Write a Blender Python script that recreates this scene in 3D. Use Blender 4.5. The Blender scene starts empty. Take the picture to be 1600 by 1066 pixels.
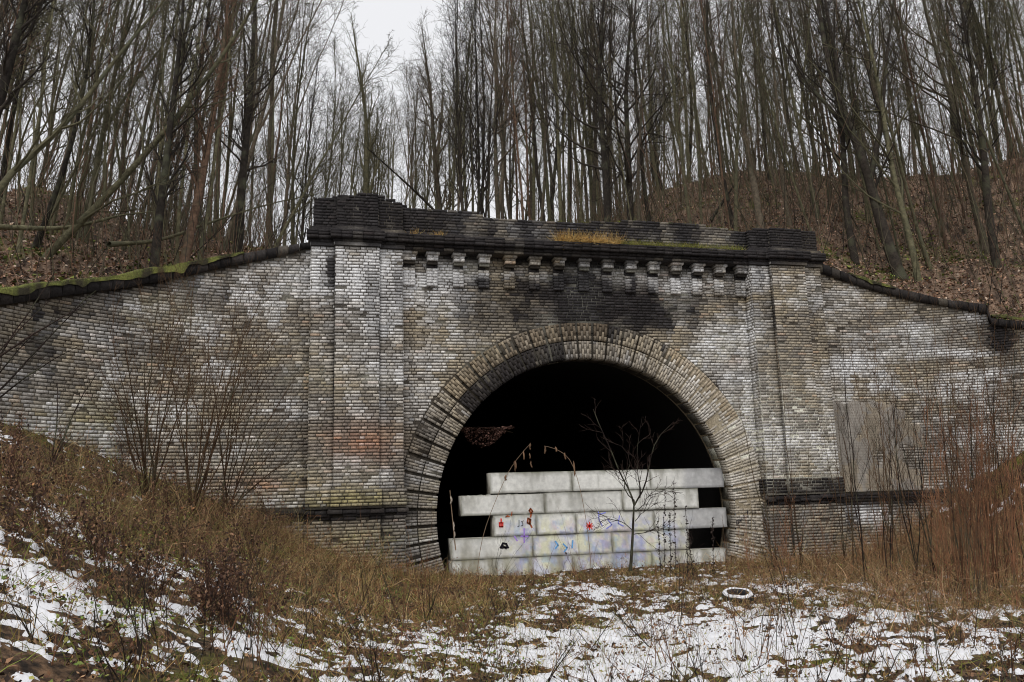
import bpy, math, random
import numpy as np
from mathutils import Matrix, Vector
random.seed(7)
rng = np.random.default_rng(7)
D2 = bpy.data
SC = bpy.context.scene
COL = SC.collection

# ------------------------------------------------------------------ camera
F_PX = 1304.143                      # focal length in pixels of a 1600 px wide picture
YAW, PITCH, ROLL = math.radians(14.456), math.radians(10.4), math.radians(-1.659)
CAM = np.array([-7.236, -20.443, 1.021])
def cam_axes():
    cy, sy, cp, sp = math.cos(YAW), math.sin(YAW), math.cos(PITCH), math.sin(PITCH)
    F = np.array([sy*cp, cy*cp, sp]); R = np.array([cy, -sy, 0.]); U = np.cross(R, F)
    cr, sr = math.cos(ROLL), math.sin(ROLL)
    return cr*R+sr*U, -sr*R+cr*U, F
AR, AU, AF = cam_axes()
cd = D2.cameras.new('camera'); cam = D2.objects.new('camera', cd); COL.objects.link(cam)
cd.sensor_width = 36; cd.lens = 36*F_PX/1600; cd.clip_start = .1; cd.clip_end = 3000
m = Matrix.Identity(4)
for i in range(3):
    m[i][0] = AR[i]; m[i][1] = AU[i]; m[i][2] = -AF[i]; m[i][3] = CAM[i]
cam.matrix_world = m
SC.camera = cam

# ------------------------------------------------------------------ sky, sun, exposure
SUN_EL, SUN_AZ = math.radians(48), math.radians(205)     # azimuth clockwise from +Y
w = D2.worlds.new('World'); SC.world = w; w.use_nodes = True
nt = w.node_tree; nt.nodes.clear()
o = nt.nodes.new('ShaderNodeOutputWorld'); bg = nt.nodes.new('ShaderNodeBackground')
sky = nt.nodes.new('ShaderNodeTexSky'); sky.sky_type = 'NISHITA'; sky.sun_disc = False
sky.sun_elevation = SUN_EL; sky.sun_rotation = SUN_AZ; sky.dust_density = 4
hs = nt.nodes.new('ShaderNodeMixRGB'); hs.inputs[0].default_value = .9
hs.inputs[2].default_value = (9.5, 9.5, 9.7, 1)        # even overcast cloud cover
nt.links.new(sky.outputs[0], hs.inputs[1]); nt.links.new(hs.outputs[0], bg.inputs[0])
bg.inputs[1].default_value = .1
nt.links.new(bg.outputs[0], o.inputs[0])
sd = D2.lights.new('sun', 'SUN'); sd.energy = 1.2; sd.angle = math.radians(25); sd.color = (1, .97, .93)
so = D2.objects.new('sun', sd); COL.objects.link(so)
sdir = Vector((math.sin(SUN_AZ)*math.cos(SUN_EL), math.cos(SUN_AZ)*math.cos(SUN_EL), math.sin(SUN_EL)))
so.rotation_euler = (-sdir).to_track_quat('-Z', 'Y').to_euler()
SC.view_settings.view_transform = 'Standard'; SC.view_settings.look = 'None'
SC.view_settings.exposure = 0; SC.view_settings.gamma = 1; SC.view_settings.use_curve_mapping = False
SC.render.engine = 'CYCLES'
SC.cycles.filter_width = 1.05; SC.cycles.max_bounces = 5; SC.cycles.diffuse_bounces = 3; SC.cycles.glossy_bounces = 2

# ------------------------------------------------------------------ helpers
def proj(P):
    d = np.asarray(P, float)-CAM; z = d@AF; z = np.where(z < .1, .1, z)
    return 800+F_PX*(d@AR)/z, 533-F_PX*(d@AU)/z
def raydir(x, y):
    return AF+AR*(x-800)/F_PX+AU*(533-y)/F_PX
def on_y(x, y, Y=0.):
    d = raydir(x, y); return CAM+d*(Y-CAM[1])/d[1]
def at_dist(x, y, D):
    d = raydir(x, y); return CAM+d*D/math.hypot(d[0], d[1])

def _h(ix, iy, iz, s):
    n = (ix*374761393+iy*668265263+iz*2147483647+s*974634777) & 0xffffffff
    n = ((n ^ (n >> 13))*1274126177) & 0xffffffff
    n = ((n ^ (n >> 15))*2246822519) & 0xffffffff
    return ((n ^ (n >> 16)) & 0xffff)/65535.
def vnoise(x, y, z=0., s=0):
    x, y, z = np.broadcast_arrays(np.asarray(x, float), np.asarray(y, float), np.asarray(z, float))
    i, j, k = np.floor(x).astype(np.int64), np.floor(y).astype(np.int64), np.floor(z).astype(np.int64)
    fx, fy, fz = x-i, y-j, z-k
    fx, fy, fz = [f*f*(3-2*f) for f in (fx, fy, fz)]
    r = 0
    for a in (0, 1):
        for b in (0, 1):
            for c in (0, 1):
                r = r+_h(i+a, j+b, k+c, s)*(fx if a else 1-fx)*(fy if b else 1-fy)*(fz if c else 1-fz)
    return r
def fbm(x, y, z=0., s=0, o=4):
    r = 0; a = .5; t = 0
    for q in range(o):
        r = r+a*vnoise(x*2**q, y*2**q, z*2**q, s+q*7); t += a; a *= .55
    return r/t

def link(ob, parent=None):
    COL.objects.link(ob)
    if parent is not None: ob.parent = parent
    return ob
def tag(ob, label=None, cat=None, group=None, kind=None):
    if label: ob['label'] = label
    if cat: ob['category'] = cat
    if group: ob['group'] = group
    if kind: ob['kind'] = kind
    return ob
def empty(name, loc=(0, 0, 0), **k):
    e = D2.objects.new(name, None); e.location = loc; e.empty_display_size = .2
    COL.objects.link(e); return tag(e, **k)
def mk_mesh(name, V, quads=None, tris=None, mat=None, col=None, smooth=False):
    me = D2.meshes.new(name)
    V = np.ascontiguousarray(V, dtype=np.float32).reshape(-1, 3)
    me.vertices.add(len(V)); me.vertices.foreach_set('co', V.ravel())
    nq = 0 if quads is None else len(quads); ntr = 0 if tris is None else len(tris)
    L = []
    if nq: L.append(np.asarray(quads, np.int32).ravel())
    if ntr: L.append(np.asarray(tris, np.int32).ravel())
    L = np.concatenate(L)
    me.loops.add(len(L)); me.loops.foreach_set('vertex_index', L)
    st = np.concatenate([np.arange(nq)*4, nq*4+np.arange(ntr)*3]).astype(np.int32)
    me.polygons.add(nq+ntr); me.polygons.foreach_set('loop_start', st)
    if smooth: me.polygons.foreach_set('use_smooth', np.ones(nq+ntr, bool))
    me.update(calc_edges=True)
    if col is not None:
        a = me.color_attributes.new('col', 'FLOAT_COLOR', 'POINT')
        c = np.ones((len(V), 4), np.float32); c[:, :3] = np.asarray(col).reshape(-1, 3)
        a.data.foreach_set('color', c.ravel())
    if mat: me.materials.append(mat)
    return me
def mk_obj(name, me, parent=None, **k):
    return tag(link(D2.objects.new(name, me), parent), **k)

class Bag:
    """collects vertices, quads, triangles and colours for one mesh object"""
    def __init__(s): s.v = []; s.q = []; s.t = []; s.c = []; s.n = 0
    def add(s, V, q=None, t=None, c=(.2, .2, .2)):
        V = np.asarray(V, float).reshape(-1, 3)
        s.v.append(V)
        if q is not None and len(q): s.q.append(np.asarray(q).reshape(-1, 4)+s.n)
        if t is not None and len(t): s.t.append(np.asarray(t).reshape(-1, 3)+s.n)
        c = np.asarray(c, float)
        s.c.append(np.broadcast_to(c, (len(V), 3)) if c.ndim == 1 else c)
        s.n += len(V)
    def mesh(s, name, mat, smooth=False):
        return mk_mesh(name, np.concatenate(s.v), np.concatenate(s.q) if s.q else None,
                       np.concatenate(s.t) if s.t else None, mat, np.concatenate(s.c), smooth)
    def obj(s, name, mat, parent=None, smooth=False, **k):
        return mk_obj(name, s.mesh(name, mat, smooth), parent, **k)
BOXQ = np.array([[0, 1, 2, 3], [7, 6, 5, 4], [0, 4, 5, 1], [1, 5, 6, 2], [2, 6, 7, 3], [3, 7, 4, 0]])
def box_v(x0, x1, y0, y1, z0, z1):
    return np.array([[x0, y0, z0], [x1, y0, z0], [x1, y0, z1], [x0, y0, z1],
                     [x0, y1, z0], [x1, y1, z0], [x1, y1, z1], [x0, y1, z1]], float)

def tubes(P, R, S=3, bag=None, c=None, flat=False):
    """P (N,K,3) centre lines, R (N,K) radii; S sides"""
    N, K = P.shape[:2]
    T = np.gradient(P, axis=1); T /= np.linalg.norm(T, axis=2, keepdims=True)+1e-9
    ref = np.random.default_rng(N+K).normal(size=(N, 1, 3)); m_ = T.mean(1, keepdims=True)
    m_ /= np.linalg.norm(m_, axis=2, keepdims=True)+1e-9
    ref -= (ref*m_).sum(2, keepdims=True)*m_
    A = np.cross(T, np.broadcast_to(ref, T.shape)); A /= np.linalg.norm(A, axis=2, keepdims=True)+1e-9
    B = np.cross(T, A)
    th = np.arange(S)*2*math.pi/S
    V = P[:, :, None]+R[:, :, None, None]*(A[:, :, None]*np.cos(th)[:, None]+B[:, :, None]*np.sin(th)[:, None])
    idx = np.arange(N*K*S).reshape(N, K, S)
    nx = np.roll(idx, -1, axis=2)
    q = np.stack([idx[:, :-1], nx[:, :-1], nx[:, 1:], idx[:, 1:]], -1).reshape(-1, 4)
    if S == 2: q = q.reshape(N, K-1, 2, 4)[:, :, 0].reshape(-1, 4)
    if c is None: cc = (.1, .08, .06)
    else:
        c = np.asarray(c); cc = np.repeat(c, K*S, axis=0) if c.ndim == 2 else c
    bag.add(V.reshape(-1, 3), q, c=cc)

def A_(r, g, b, k=.62):
    v = (np.array([r, g, b])/255.)**2.2/k
    return np.clip(v, 0, .85)

# ------------------------------------------------------------------ materials
def mat_col(name, rough=.9, nscale=30., namt=.5, bump=.4, bscale=60., spec=.25, sheen=0, vary=0, mottle=None):
    """colour comes from the mesh ('col' = the thing's own paint, stain and soot), broken up by procedural grain"""
    M = D2.materials.new(name); M.use_nodes = True; t = M.node_tree; N = t.nodes
    b = N['Principled BSDF']; b.inputs['Roughness'].default_value = rough
    b.inputs['Specular IOR Level'].default_value = spec
    a = N.new('ShaderNodeAttribute'); a.attribute_name = 'col'
    tc = N.new('ShaderNodeNewGeometry')
    n1 = N.new('ShaderNodeTexNoise'); n1.inputs['Scale'].default_value = nscale; n1.inputs['Detail'].default_value = 5
    n1.inputs['Roughness'].default_value = .65
    t.links.new(tc.outputs['Position'], n1.inputs['Vector'])
    mr = N.new('ShaderNodeMapRange'); mr.inputs[1].default_value = .3; mr.inputs[2].default_value = .7
    mr.inputs[3].default_value = 1-namt; mr.inputs[4].default_value = 1+namt
    t.links.new(n1.outputs[0], mr.inputs[0])
    mx = N.new('ShaderNodeVectorMath'); mx.operation = 'SCALE'
    t.links.new(a.outputs['Color'], mx.inputs[0]); t.links.new(mr.outputs[0], mx.inputs['Scale'])
    last = mx.outputs[0]
    if vary:
        oi = N.new('ShaderNodeObjectInfo'); m2 = N.new('ShaderNodeMapRange')
        m2.inputs[3].default_value = 1-vary; m2.inputs[4].default_value = 1+vary
        t.links.new(oi.outputs['Random'], m2.inputs[0])
        m3 = N.new('ShaderNodeVectorMath'); m3.operation = 'SCALE'
        t.links.new(last, m3.inputs[0]); t.links.new(m2.outputs[0], m3.inputs['Scale']); last = m3.outputs[0]
    if mottle:
        n3 = N.new('ShaderNodeTexNoise'); n3.inputs['Scale'].default_value = 2.2; n3.inputs['Detail'].default_value = 6
        t.links.new(tc.outputs['Position'], n3.inputs['Vector'])
        r3 = N.new('ShaderNodeMapRange'); r3.inputs[1].default_value = .5; r3.inputs[2].default_value = .64; r3.inputs[4].default_value = .75
        t.links.new(n3.outputs[0], r3.inputs[0]); m4 = N.new('ShaderNodeMixRGB'); m4.inputs[2].default_value = (*mottle, 1)
        t.links.new(r3.outputs[0], m4.inputs[0]); t.links.new(last, m4.inputs[1]); last = m4.outputs[0]
    t.links.new(last, b.inputs['Base Color'])
    if bump:
        n2 = N.new('ShaderNodeTexNoise'); n2.inputs['Scale'].default_value = bscale; n2.inputs['Detail'].default_value = 4
        t.links.new(tc.outputs['Position'], n2.inputs['Vector'])
        bp = N.new('ShaderNodeBump'); bp.inputs['Strength'].default_value = bump; bp.inputs['Distance'].default_value = .02
        t.links.new(n2.outputs[0], bp.inputs['Height']); t.links.new(bp.outputs[0], b.inputs['Normal'])
    return M
M_BRICK = mat_col('weathered_brick', .88, 22, .45, .5, 55)
M_CONC = mat_col('concrete', .9, 9, .14, .3, 70)
M_BARK = mat_col('bark', .95, 9, .55, .8, 26, vary=.4, mottle=(.09, .092, .058))
M_TWIG = mat_col('twig', .9, 3, .3, 0, vary=.3)
M_STALK = mat_col('dry_stalk', .85, 6, .3, 0)
M_LEAF = mat_col('dead_leaf', .75, 14, .35, 0)
M_SOIL = mat_col('leaf_soil', .95, 16, .75, .8, 40)
M_SNOW = mat_col('snow', .6, 8, .05, .35, 45, spec=.3)
M_RUBBER = mat_col('rubber', .6, 20, .2, .2)
M_MOSS = mat_col('moss', .95, 30, .5, .6, 80)
M_PAINT = mat_col('spray_paint', .7, 60, .25, 0)

# ------------------------------------------------------------------ plan of the walls (metres; portal axis X = 0, facade Y = 0)
CH = .077                              # one brick course
ZC, ZP, ZS = 7.1, 1.25, .482            # cornice, plinth top, arch centre
RO, RI = 4.93, 3.98
W0, W1, W2, W3 = 7.016, 6.453, 5.398, 4.813
DP, DM = .372, .49
def wing_curve(n=161, smax=12.):
    s = np.linspace(0, smax, n); ang = np.radians(np.clip((s-1.3)/4.9, 0, 1.35)*50)
    ds = s[1]-s[0]
    x = np.concatenate([[0], np.cumsum(np.cos((ang[1:]+ang[:-1])/2)*ds)])
    y = np.concatenate([[0], np.cumsum(-np.sin((ang[1:]+ang[:-1])/2)*ds)])
    return s, x+W0-.02, y, ang
WS, WX, WY, WA = wing_curve()
pl = np.concatenate([np.stack([-WX[::-1], WY[::-1]], 1), np.stack([WX, WY], 1)])
PAZ = np.arctan2(pl[:, 0]-CAM[0], pl[:, 1]-CAM[1]); PD = np.hypot(pl[:, 0]-CAM[0], pl[:, 1]-CAM[1])
od = np.argsort(PAZ); PAZ, PD = PAZ[od], PD[od]
def wall_dist(az): return np.interp(az, PAZ, PD)
def px_az(x, y):
    d = raydir(x, y); return math.atan2(d[0], d[1]), d[2]/math.hypot(d[0], d[1])
def on_wing(x, y):
    a, s = px_az(x, y); D = float(wall_dist(a))
    return CAM[0]+D*math.sin(a), CAM[1]+D*math.cos(a), CAM[2]+D*s
# coping lines of the two wings: (distance from pilaster, top z, bottom z)
def coping(pts_top, pts_bot):
    r = []
    for pts in (pts_top, pts_bot):
        S = []; Z = []
        for x, y in pts:
            X, Y, Z_ = on_wing(x, y)
            k = np.argmin((WX-abs(X))**2+(WY-Y)**2); S.append(WS[k]); Z.append(Z_)
        i = np.argsort(S); r.append((np.array(S)[i], np.array(Z)[i]))
    return r
COPL = coping([(479, 382), (436, 389), (380, 399), (304, 412), (263, 420), (192, 435), (76, 446), (0, 456)],
              [(479, 390), (446, 399), (355, 417), (279, 435), (203, 450), (86, 465), (0, 477)])
COPR = coping([(1282, 414), (1327, 432), (1372, 447), (1431, 459), (1463, 467), (1539, 477)],
              [(1282, 427), (1327, 443), (1372, 456), (1431, 472), (1485, 481), (1539, 490)])
SEND_R = float(COPR[0][0].max())
def cop_z(side, s, top=0):
    S, Z = (COPL if side < 0 else COPR)[0 if top else 1]
    z = np.interp(s, S, Z)
    z = np.where(s > S.max(), Z[-1]-(s-S.max())*.25, z)
    if side > 0: z = np.where(s > SEND_R, z-.32, z)
    return z

# ------------------------------------------------------------------ ground
CRX = [(-500, 250), (-200, 270), (0, 292), (56, 286), (112, 300), (169, 327), (240, 358), (319, 368), (400, 388), (480, 400), (700, 400),
       (880, 385), (950, 345), (1000, 310), (1060, 284), (1124, 272), (1200, 265), (1300, 276), (1470, 272), (1531, 254), (1600, 239), (1800, 215), (2100, 190)]
CAZ = np.array([px_az(x, y)[0] for x, y in CRX]); CSL = np.array([px_az(x, y)[1] for x, y in CRX])
CDIST = np.interp(np.array([c[0] for c in CRX]), [0, 300, 600, 900, 1100, 1600], [31, 38, 58, 58, 46, 42])
def back_z(X, Y, rough=True):
    X = np.asarray(X, float); Y = np.asarray(Y, float)
    az = np.arctan2(X-CAM[0], Y-CAM[1]); D = np.hypot(X-CAM[0], Y-CAM[1])
    dw = wall_dist(az)+.5; dc = np.interp(az, CAZ, CDIST); sl = np.interp(az, CAZ, CSL)
    k = np.abs(X)
    s = np.interp(az, PAZ, np.concatenate([-WS[::-1], WS])[od])       # signed distance along the wings
    zw = np.where(s < 0, cop_z(-1, -s, 1), cop_z(1, s, 1))-.12
    fac = (az > math.atan2(-W0-CAM[0], -CAM[1])) & (az < math.atan2(W0-CAM[0], -CAM[1]))
    zw = np.where(fac, 7.3, zw)
    zc = CAM[2]+sl*dc
    t = (D-dw)/(dc-dw)
    z = zw+(zc-zw)*np.clip(t, -.1, 1)
    z = z-np.clip(D-dc, 0, 70)*.13-np.clip((D-dc-70)/80, 0, 1)*3
    if rough:
        z = z+(fbm(X*.35, Y*.35, 0, 5)-.5)*.9*np.clip((D-dw)/3, 0, 1)+(fbm(X*2, Y*2, 0, 9, 3)-.5)*.14
    return z
def softplus(x, k=.6): return np.log1p(np.exp(np.clip(x/k, -30, 30)))*k
def front_z(X, Y, rough=True):
    X = np.asarray(X, float); Y = np.asarray(Y, float)
    z = -.93+.43*np.clip((-Y-5)/14, 0, 1)
    xt = -4.8+.16*np.minimum(Y, 0)
    z = z+.47*softplus(xt-X, .7)+.75*softplus(X-8.4, .5)
    if rough:
        z = z+(fbm(X*.7, Y*.7, 0, 21, 3)-.5)*.22+(fbm(X*4, Y*4, 0, 22, 3)-.5)*.07
    return z
def blobs(px, py, L):
    r = np.zeros(np.shape(px))
    for cx, cy, rx, ry, s in L:
        d = ((px-cx)/rx)**2+((py-cy)/ry)**2
        r = r+s*np.exp(-d*1.1)
    return r
SNOWB = [(1250, 1000, 330, 70, .55), (1000, 1030, 230, 50, .35), (700, 1010, 250, 50, .25), (60, 920, 130, 80, .42), (200, 985, 230, 70, .34), (120, 780, 100, 60, .30), (330, 880, 120, 40, .22), (450, 960, 150, 40, .15), (420, 900, 160, 40, .12),
         (1430, 900, 160, 30, .14), (950, 925, 140, 18, .22), (1200, 915, 60, 14, .25), (1000, 910, 120, 12, .15),
         (570, 890, 190, 60, -.5), (450, 840, 200, 30, -.5), (750, 930, 120, 30, -.25), (1300, 850, 250, 35, -.6), (320, 850, 110, 50, -.22), (1100, 925, 100, 10, -.25), (1550, 860, 90, 60, -.4), (20, 1040, 90, 60, -.25), (70, 740, 130, 60, -.45), (230, 800, 130, 45, -.4), (100, 860, 120, 40, -.12), (330, 920, 200, 50, -.12), (600, 975, 200, 40, -.12), (1130, 955, 120, 14, -.1)]
def snow_mask(X, Y, Z):
    px, py = proj(np.stack([X, Y, Z], -1))
    b = np.clip(blobs(px, py, SNOWB), -1, .6)
    n = .34*fbm(X*1.6+3, Y*1.6, 0, 31, 3)+.66*fbm(X*7, Y*10, 0, 37, 4)
    n = n+.09*(fbm(X*30, Y*30, 0, 41, 2)-.5)+.14*(fbm(X*12, Y*20, 0, 44, 2)-.5)
    return (n-.611)+b*.31
az_in = np.linspace(px_az(-40, 600)[0], px_az(1640, 600)[0], 480)
az_l = np.linspace(-1.35, az_in[0], 40)[:-1]; az_r = np.linspace(az_in[-1], 1.65, 40)[1:]
AZ = np.concatenate([az_l, az_in, az_r])
def polar_sheet(T, Dfun):
    a, t = np.meshgrid(AZ, T, indexing='ij'); D = Dfun(a, t)
    return CAM[0]+D*np.sin(a), CAM[1]+D*np.cos(a), a, D
def grid_faces(n, m):
    i = np.arange(n*m).reshape(n, m)
    return np.stack([i[:-1, :-1], i[1:, :-1], i[1:, 1:], i[:-1, 1:]], -1).reshape(-1, 4)[:, ::-1]
T = np.linspace(0, 1, 320)
X, Y, a, D = polar_sheet(T, lambda a, t: 3.2*((wall_dist(a)+.35)/3.2)**t)
Z = front_z(X, Y)
n1 = fbm(X*2, Y*2, 0, 51); n2 = fbm(X*14, Y*14, 0, 52, 3); n3 = fbm(X*.9, Y*.9, 0, 53, 3)
c = np.clip((n2-.35)*3, 0, 1)[..., None]*(A_(88, 70, 54)-A_(34, 29, 25))+A_(34, 29, 25)
g = np.clip((n3-.52)*5, 0, 1)[..., None]*np.clip((n1-.4)*4, 0, 1)[..., None]
c = c*(1-g)+A_(78, 80, 36)*g
V = np.stack([X, Y, Z], -1)
mk_obj('ground', mk_mesh('ground', V, grid_faces(*X.shape), None, M_SOIL, c, True), kind='structure')
# near the photographer's feet and all round, a coarse continuation of the same ground
gx, gy = np.meshgrid(np.linspace(-30, 20, 60), np.linspace(-60, -14, 50), indexing='ij')
gz = front_z(gx, gy)-.12
dd = np.hypot(gx-CAM[0], gy-CAM[1]); aa = np.arctan2(gx-CAM[0], gy-CAM[1])
gz = gz-np.where((dd > 3.6) & (np.abs(aa-.15) < 1.4), .35, 0)
mk_obj('ground', mk_mesh('ground_near', np.stack([gx, gy, gz], -1), grid_faces(60, 50), None, M_SOIL, np.full((3000, 3), .06), True), kind='structure')
# snow: a thin sheet that dips below the ground wherever it has melted
MK = snow_mask(X, Y, Z)
zs = Z+np.clip(MK, -.06, .10)*.42
ff = grid_faces(*X.shape); mk_flat = MK.ravel()
keep = mk_flat[ff].max(1) > -.03
used, inv = np.unique(ff[keep].ravel(), return_inverse=True)
SV = np.stack([X, Y, zs], -1).reshape(-1, 3)[used]
mk_obj('snow', mk_mesh('snow', SV, inv.reshape(-1, 4), None, M_SNOW, np.full((len(SV), 3), .82)*np.array([.985, .99, 1.02]), True),
       kind='stuff', label='thin patchy snow lying on the ground before the portal', cat='snow')
# hillside above the portal and on to the horizon
T = np.linspace(0, 1, 170)
X, Y, a, D = polar_sheet(T, lambda a, t: (wall_dist(a)+.3)*(150/(wall_dist(a)+.3))**t)
Z = back_z(X, Y)
n2 = fbm(X*9, Y*9, 0, 62, 3); n3 = fbm(X*.5, Y*.5, 0, 63, 3)
c = np.clip((n2-.3)*2.6, 0, 1)[..., None]*(A_(106, 88, 74)-A_(40, 34, 30))+A_(40, 34, 30)
g = np.clip((n3-.55)*6, 0, 1)[..., None]*np.clip((fbm(X*5, Y*5, 0, 67, 2)-.45)*5, 0, 1)[..., None]
c = c*(1-g)+A_(72, 74, 38)*g
mk_obj('hillside', mk_mesh('hillside', np.stack([X, Y, Z], -1), grid_faces(*X.shape), None, M_SOIL, c, True), kind='structure')
gx = np.linspace(-1500, 1500, 40)
gx, gy = np.meshgrid(gx, gx, indexing='ij')
mk_obj('terrain', mk_mesh('terrain', np.stack([gx, gy, np.full(gx.shape, -4.)], -1), grid_faces(40, 40), None, M_SOIL, np.full((1600, 3), .05)), kind='structure')

# ------------------------------------------------------------------ wear, stain, soot and painted shade of the masonry
WHITE = [(610, 470, 40, 90, .3), (880, 440, 40, 16, .3), (575, 425, 75, 50, .95), (545, 400, 60, 25, .4), (503, 400, 14, 30, .6), (500, 450, 25, 50, .25), (700, 455, 60, 30, .75), (680, 430, 40, 30, .4), (830, 435, 50, 26, .3), (750, 470, 60, 30, .25),
         (1080, 440, 90, 24, .6), (960, 432, 60, 18, .4), (1190, 425, 25, 22, .8), (1235, 440, 50, 30, .3), (585, 545, 50, 60, .45), (590, 640, 30, 50, .25), (655, 610, 30, 90, .5), (700, 540, 50, 40, .2),
         (1120, 590, 50, 80, .5), (1172, 560, 14, 150, .6), (1080, 520, 60, 20, .3), (1270, 690, 70, 60, .3), (1220, 700, 25, 60, .35),
         (330, 520, 26, 70, .45), (420, 460, 70, 60, .4), (60, 665, 130, 40, .3), (440, 640, 70, 22, .6), (300, 640, 60, 60, .2), (440, 790, 60, 16, .5), (200, 600, 60, 60, .15), (340, 770, 70, 60, .2), (10, 495, 20, 20, .4), (140, 560, 40, 60, .2),
         (1325, 570, 32, 22, 1.3), (1500, 552, 75, 7, .9), (1330, 470, 60, 30, .45), (1390, 605, 110, 22, .6), (1540, 600, 50, 60, .45), (1520, 494, 40, 12, .7), (1430, 520, 90, 18, .3), (1350, 805, 40, 14, 1.), (1480, 600, 60, 40, .3), (1560, 690, 60, 60, .35)]
SOOT_SHADE = [(900, 500, 190, 26, .35), (790, 560, 60, 30, .3), (925, 466, 110, 40, .5), (930, 470, 210, 48, .42), (770, 470, 70, 40, .2), (905, 440, 60, 22, .35), (1020, 486, 90, 20, .35), (850, 458, 110, 22, .35), (1184, 560, 13, 160, .4), (1150, 470, 30, 50, .25), (760, 440, 60, 10, .5), (516, 425, 8, 32, 1.2), (960, 410, 60, 8, .5), (220, 440, 80, 14, .8), (60, 530, 50, 60, .5), (250, 545, 40, 40, .4), (120, 480, 60, 25, .4),  # soot blobs; left reveal strip paints shade, right reveal is simply darker
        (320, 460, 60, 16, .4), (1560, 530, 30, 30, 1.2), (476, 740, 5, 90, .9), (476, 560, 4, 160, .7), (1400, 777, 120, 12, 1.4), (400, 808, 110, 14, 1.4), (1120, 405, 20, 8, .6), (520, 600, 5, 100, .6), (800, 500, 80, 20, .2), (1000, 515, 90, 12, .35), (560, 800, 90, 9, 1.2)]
MOSS = [(560, 783, 90, 17, .85), (170, 640, 70, 50, .5), (215, 470, 50, 40, .35), (100, 675, 110, 40, .4), (560, 840, 90, 30, .5), (690, 440, 10, 50, .3), (440, 800, 60, 8, .5), (740, 460, 12, 14, .2), (1180, 600, 6, 40, .3), (780, 560, 60, 60, .15), (1100, 580, 40, 50, .25)]
RED = [(560, 693, 50, 32, .75), (400, 757, 80, 10, .5), (600, 690, 25, 30, .3), (640, 470, 8, 25, .25), (1150, 565, 12, 8, .5)]
C_BR, C_GY, C_WH, C_BK, C_MO, C_RD = A_(136, 126, 108), A_(116, 111, 104), A_(236, 230, 218), A_(34, 32, 34), A_(136, 128, 84), A_(146, 104, 82)
def stain(P, rnd, dark=0., white=0., mortar=False, soot_shade_scale=1.):
    """masonry colour with its painted shade at world points P (n,3); rnd (n,) per brick"""
    P = np.asarray(P, float); px, py = proj(P)
    X, Z_, Y = P[:, 0], P[:, 2], P[:, 1]
    u = X+Y*.7
    n1 = fbm(u*1.1, Z_*1.3, 0, 71); n2 = fbm(u*3.7, Z_*2.2, 0, 72); n3 = fbm(u*2.2, Z_*.35, 0, 73); n4 = fbm(u*.6, Z_*.8, 0, 74, 3); n7 = fbm(u*5, Z_*.5, 0, 76, 3)
    n5 = fbm(u*.7, Z_*4.5, 0, 78, 3); n6 = fbm(u*7, Z_*9, 0, 79, 3)
    t = np.clip((n4-.3)*2+(rnd-.5)*.7+(n2-.5), 0, 1)[:, None]
    c = C_BR*t+C_GY*(1-t)
    c = c*(.78+.44*rnd[:, None])
    mo = np.clip(blobs(px, py, MOSS)*1.+(n1-.62)*1.2, 0, .8)
    c = c*(1-mo[:, None])+C_MO*(.6+.7*rnd[:, None])*mo[:, None]
    rd = np.clip(blobs(px, py, RED)*(n2*1.6), 0, .8)+np.clip(rnd-.95, 0, .05)*5
    rd = np.clip(rd, 0, .85)[:, None]
    c = c*(1-rd)+C_RD*(.7+.6*rnd[:, None])*rd
    wh = blobs(px, py, WHITE)+white+(n1-.5)*1.3+(n2-.5)*1.1+(n3-.5)*.6+(n5-.5)*.7+(n6-.5)*.7+(rnd-.5)*.22-.06
    wh = np.clip(wh*1.1, 0, .92)[:, None]
    if not mortar: c = c*(1-wh)+C_WH*(.88+.35*rnd[:, None])*wh
    bk = blobs(px, py, SOOT_SHADE)*soot_shade_scale+dark+(n2-.5)*.8+(n3-.5)*1.1+(n6-.5)*.3+np.clip(n7-.55, 0, 1)*1.4+(rnd-.5)*.1-.22
    bk = bk+.75*np.clip((Z_-6.86)*6, 0, 1)*(np.abs(X) < W3)*(Z_ < 7.1)*(Y > -.1)  # painted shade: wall darkened between the corbels under the cornice
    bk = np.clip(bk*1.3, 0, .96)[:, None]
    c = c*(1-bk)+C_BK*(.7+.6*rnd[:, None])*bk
    if mortar:
        wm = wh*(1-bk); c = c*.15+A_(44, 39, 34)*(.45+.5*n2[:, None])*(1-.5*bk)+wm*.045
        lt = np.clip(blobs(px, py, [(1260, 690, 75, 70, 1.6), (1170, 720, 40, 120, 1.3), (1140, 800, 60, 90, 1.2), (1215, 640, 30, 90, .5)])*.9+(n1-.5)*.8, 0, .9)[:, None]
        lt = lt*(1-np.clip((ZP+.02-Z_)*20, 0, .85))[:, None]; c = c*(1-lt)+A_(196, 190, 176)*lt
    return np.clip(c, .006, .85)

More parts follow.
